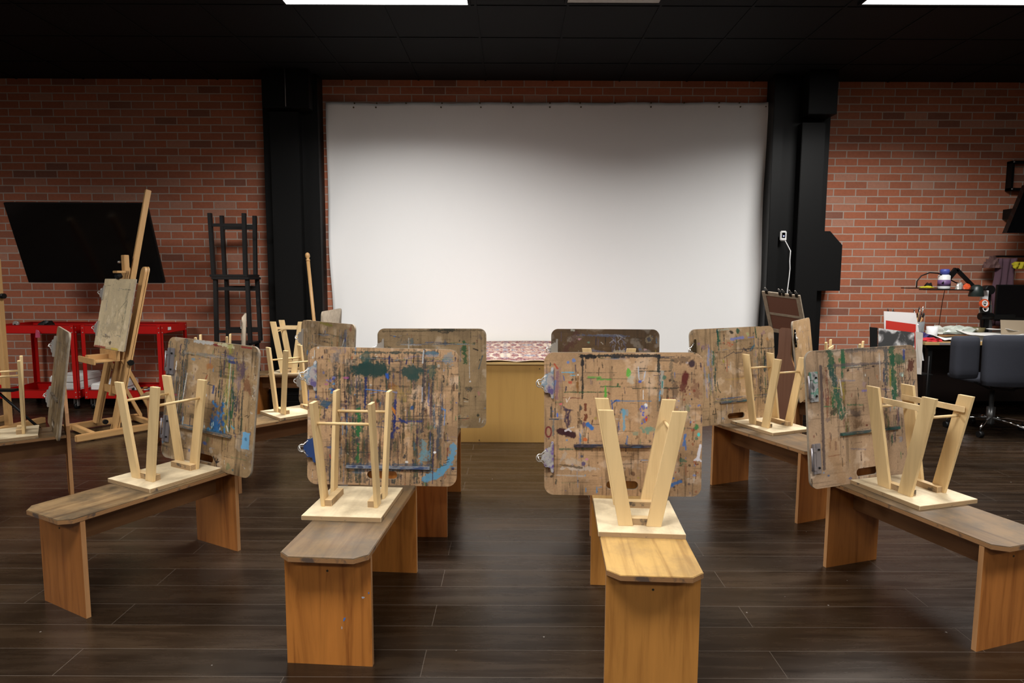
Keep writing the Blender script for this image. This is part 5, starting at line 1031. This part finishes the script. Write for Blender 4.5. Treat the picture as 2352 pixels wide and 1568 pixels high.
b = B(); prism(b, [(4.90, 6.35, 1.78), (5.5, 6.30, 1.78), (5.5, 6.36, 2.26), (5.10, 6.40, 2.26)], (0, .06, 0)); o = obj('wall_screen', b, 'screen_tv'); tag(o, 'dark tilted screen on the wall at the right edge', 'screen')
b = B(); box(b, 5.15, 5.45, 6.40, 6.75, 1.95, 2.05); ob = obj('screen_arm', b, 'black', o)

# office chair, back toward us
t = thing('office_chair', 'grey upholstered swivel chair on chrome legs at the right', 'chair', (4.17, 5.42, 0), .06)
def padm(bm, x0, x1, y0, y1, z0, z1, curve=0):
    box(bm, x0, x1, y0, y1, z0, z1)
    bmesh.ops.subdivide_edges(bm, edges=list(bm.edges), cuts=7, use_grid_fill=True)
    c0 = Vector(((x0+x1)/2, (y0+y1)/2, (z0+z1)/2)); hs = Vector(((x1-x0)/2, (y1-y0)/2, (z1-z0)/2)); rr = min(.032, min(hs)*.98)
    for v_ in bm.verts:                     # roll the corners over
        d = v_.co-c0; k = Vector([max(-(hs[i]-rr), min(hs[i]-rr, d[i])) for i in range(3)]); e = d-k
        if e.length > 1e-6: v_.co = c0+k+e.normalized()*rr
    for v_ in bm.verts: v_.co.y += curve*(v_.co.x-(x0+x1)/2)**2; v_.co.x += .05*(v_.co.z-.65)*(1 if v_.co.x > 0 else -1)*.4
mk('backrest', 'grey_cloth', t, padm, -.30, .36, -.33, -.24, .44, .87, .5, smooth=True); mk('armrest', 'grey_cloth', t, padm, -.53, -.32, -.24, -.14, .50, .855, .8, smooth=True); mk('armrest', 'grey_cloth', t, padm, .40, .58, -.24, -.14, .50, .855, .8, smooth=True)
mk('seat', 'grey_cloth', t, padm, -.22, .28, -.16, .28, .43, .49, smooth=True); mk('back_support', 'black', t, lambda bm: [bar(bm, (0, 0, .38), (0, -.20, .40), .05, .02), bar(bm, (-.33, -.2, .47), (-.1, -.1, .39), .02, .012), bar(bm, (.38, -.2, .47), (.1, -.1, .39), .02, .012)])
mk('column', mat('dark_chrome', (.12,.12,.12), .3, .8), t, lambda bm: lathe(bm, [(.024,.06),(.034,.08),(.034,.22),(.018,.225),(.018,.40)], n=18))
for k in range(5):
    a = R(-70+72*k); e = (.31*math.cos(a), .31*math.sin(a), .085)
    l = mk('leg', 'chrome', t, lambda bm: tube(bm, [(.03*math.cos(a), .03*math.sin(a), .125), (e[0]*.5, e[1]*.5, .112), e], [.014, .012, .010], 10), smooth=True)
    mk('caster', 'black', l, lambda bm: [tube(bm, [(e[0]-.018, e[1], .0265), (e[0]+.018, e[1], .0265)], .026, 16), tube(bm, [(e[0], e[1], .04), (e[0], e[1], .085)], .006, 8)])

# small dark things on the floor at left, behind the cut-off stool
t = thing('folding_stand', 'black folding tripod stand on the floor at the far left', 'stand', (-4.25, 5.1, 0))
for a in (20, 140, 260): mk('leg', 'black', t, lambda bm: tube(bm, [(.34*math.cos(R(a)), .34*math.sin(R(a)), .01), (0, 0, .42)], .011, 8))
mk('pole', 'black', t, lambda bm: tube(bm, [(0,0,.25),(0,0,.75)], .012, 10)); mk('desk_plate', 'black', t, lambda bm: box(bm, -.2, .2, -.03, .03, .38, .40))
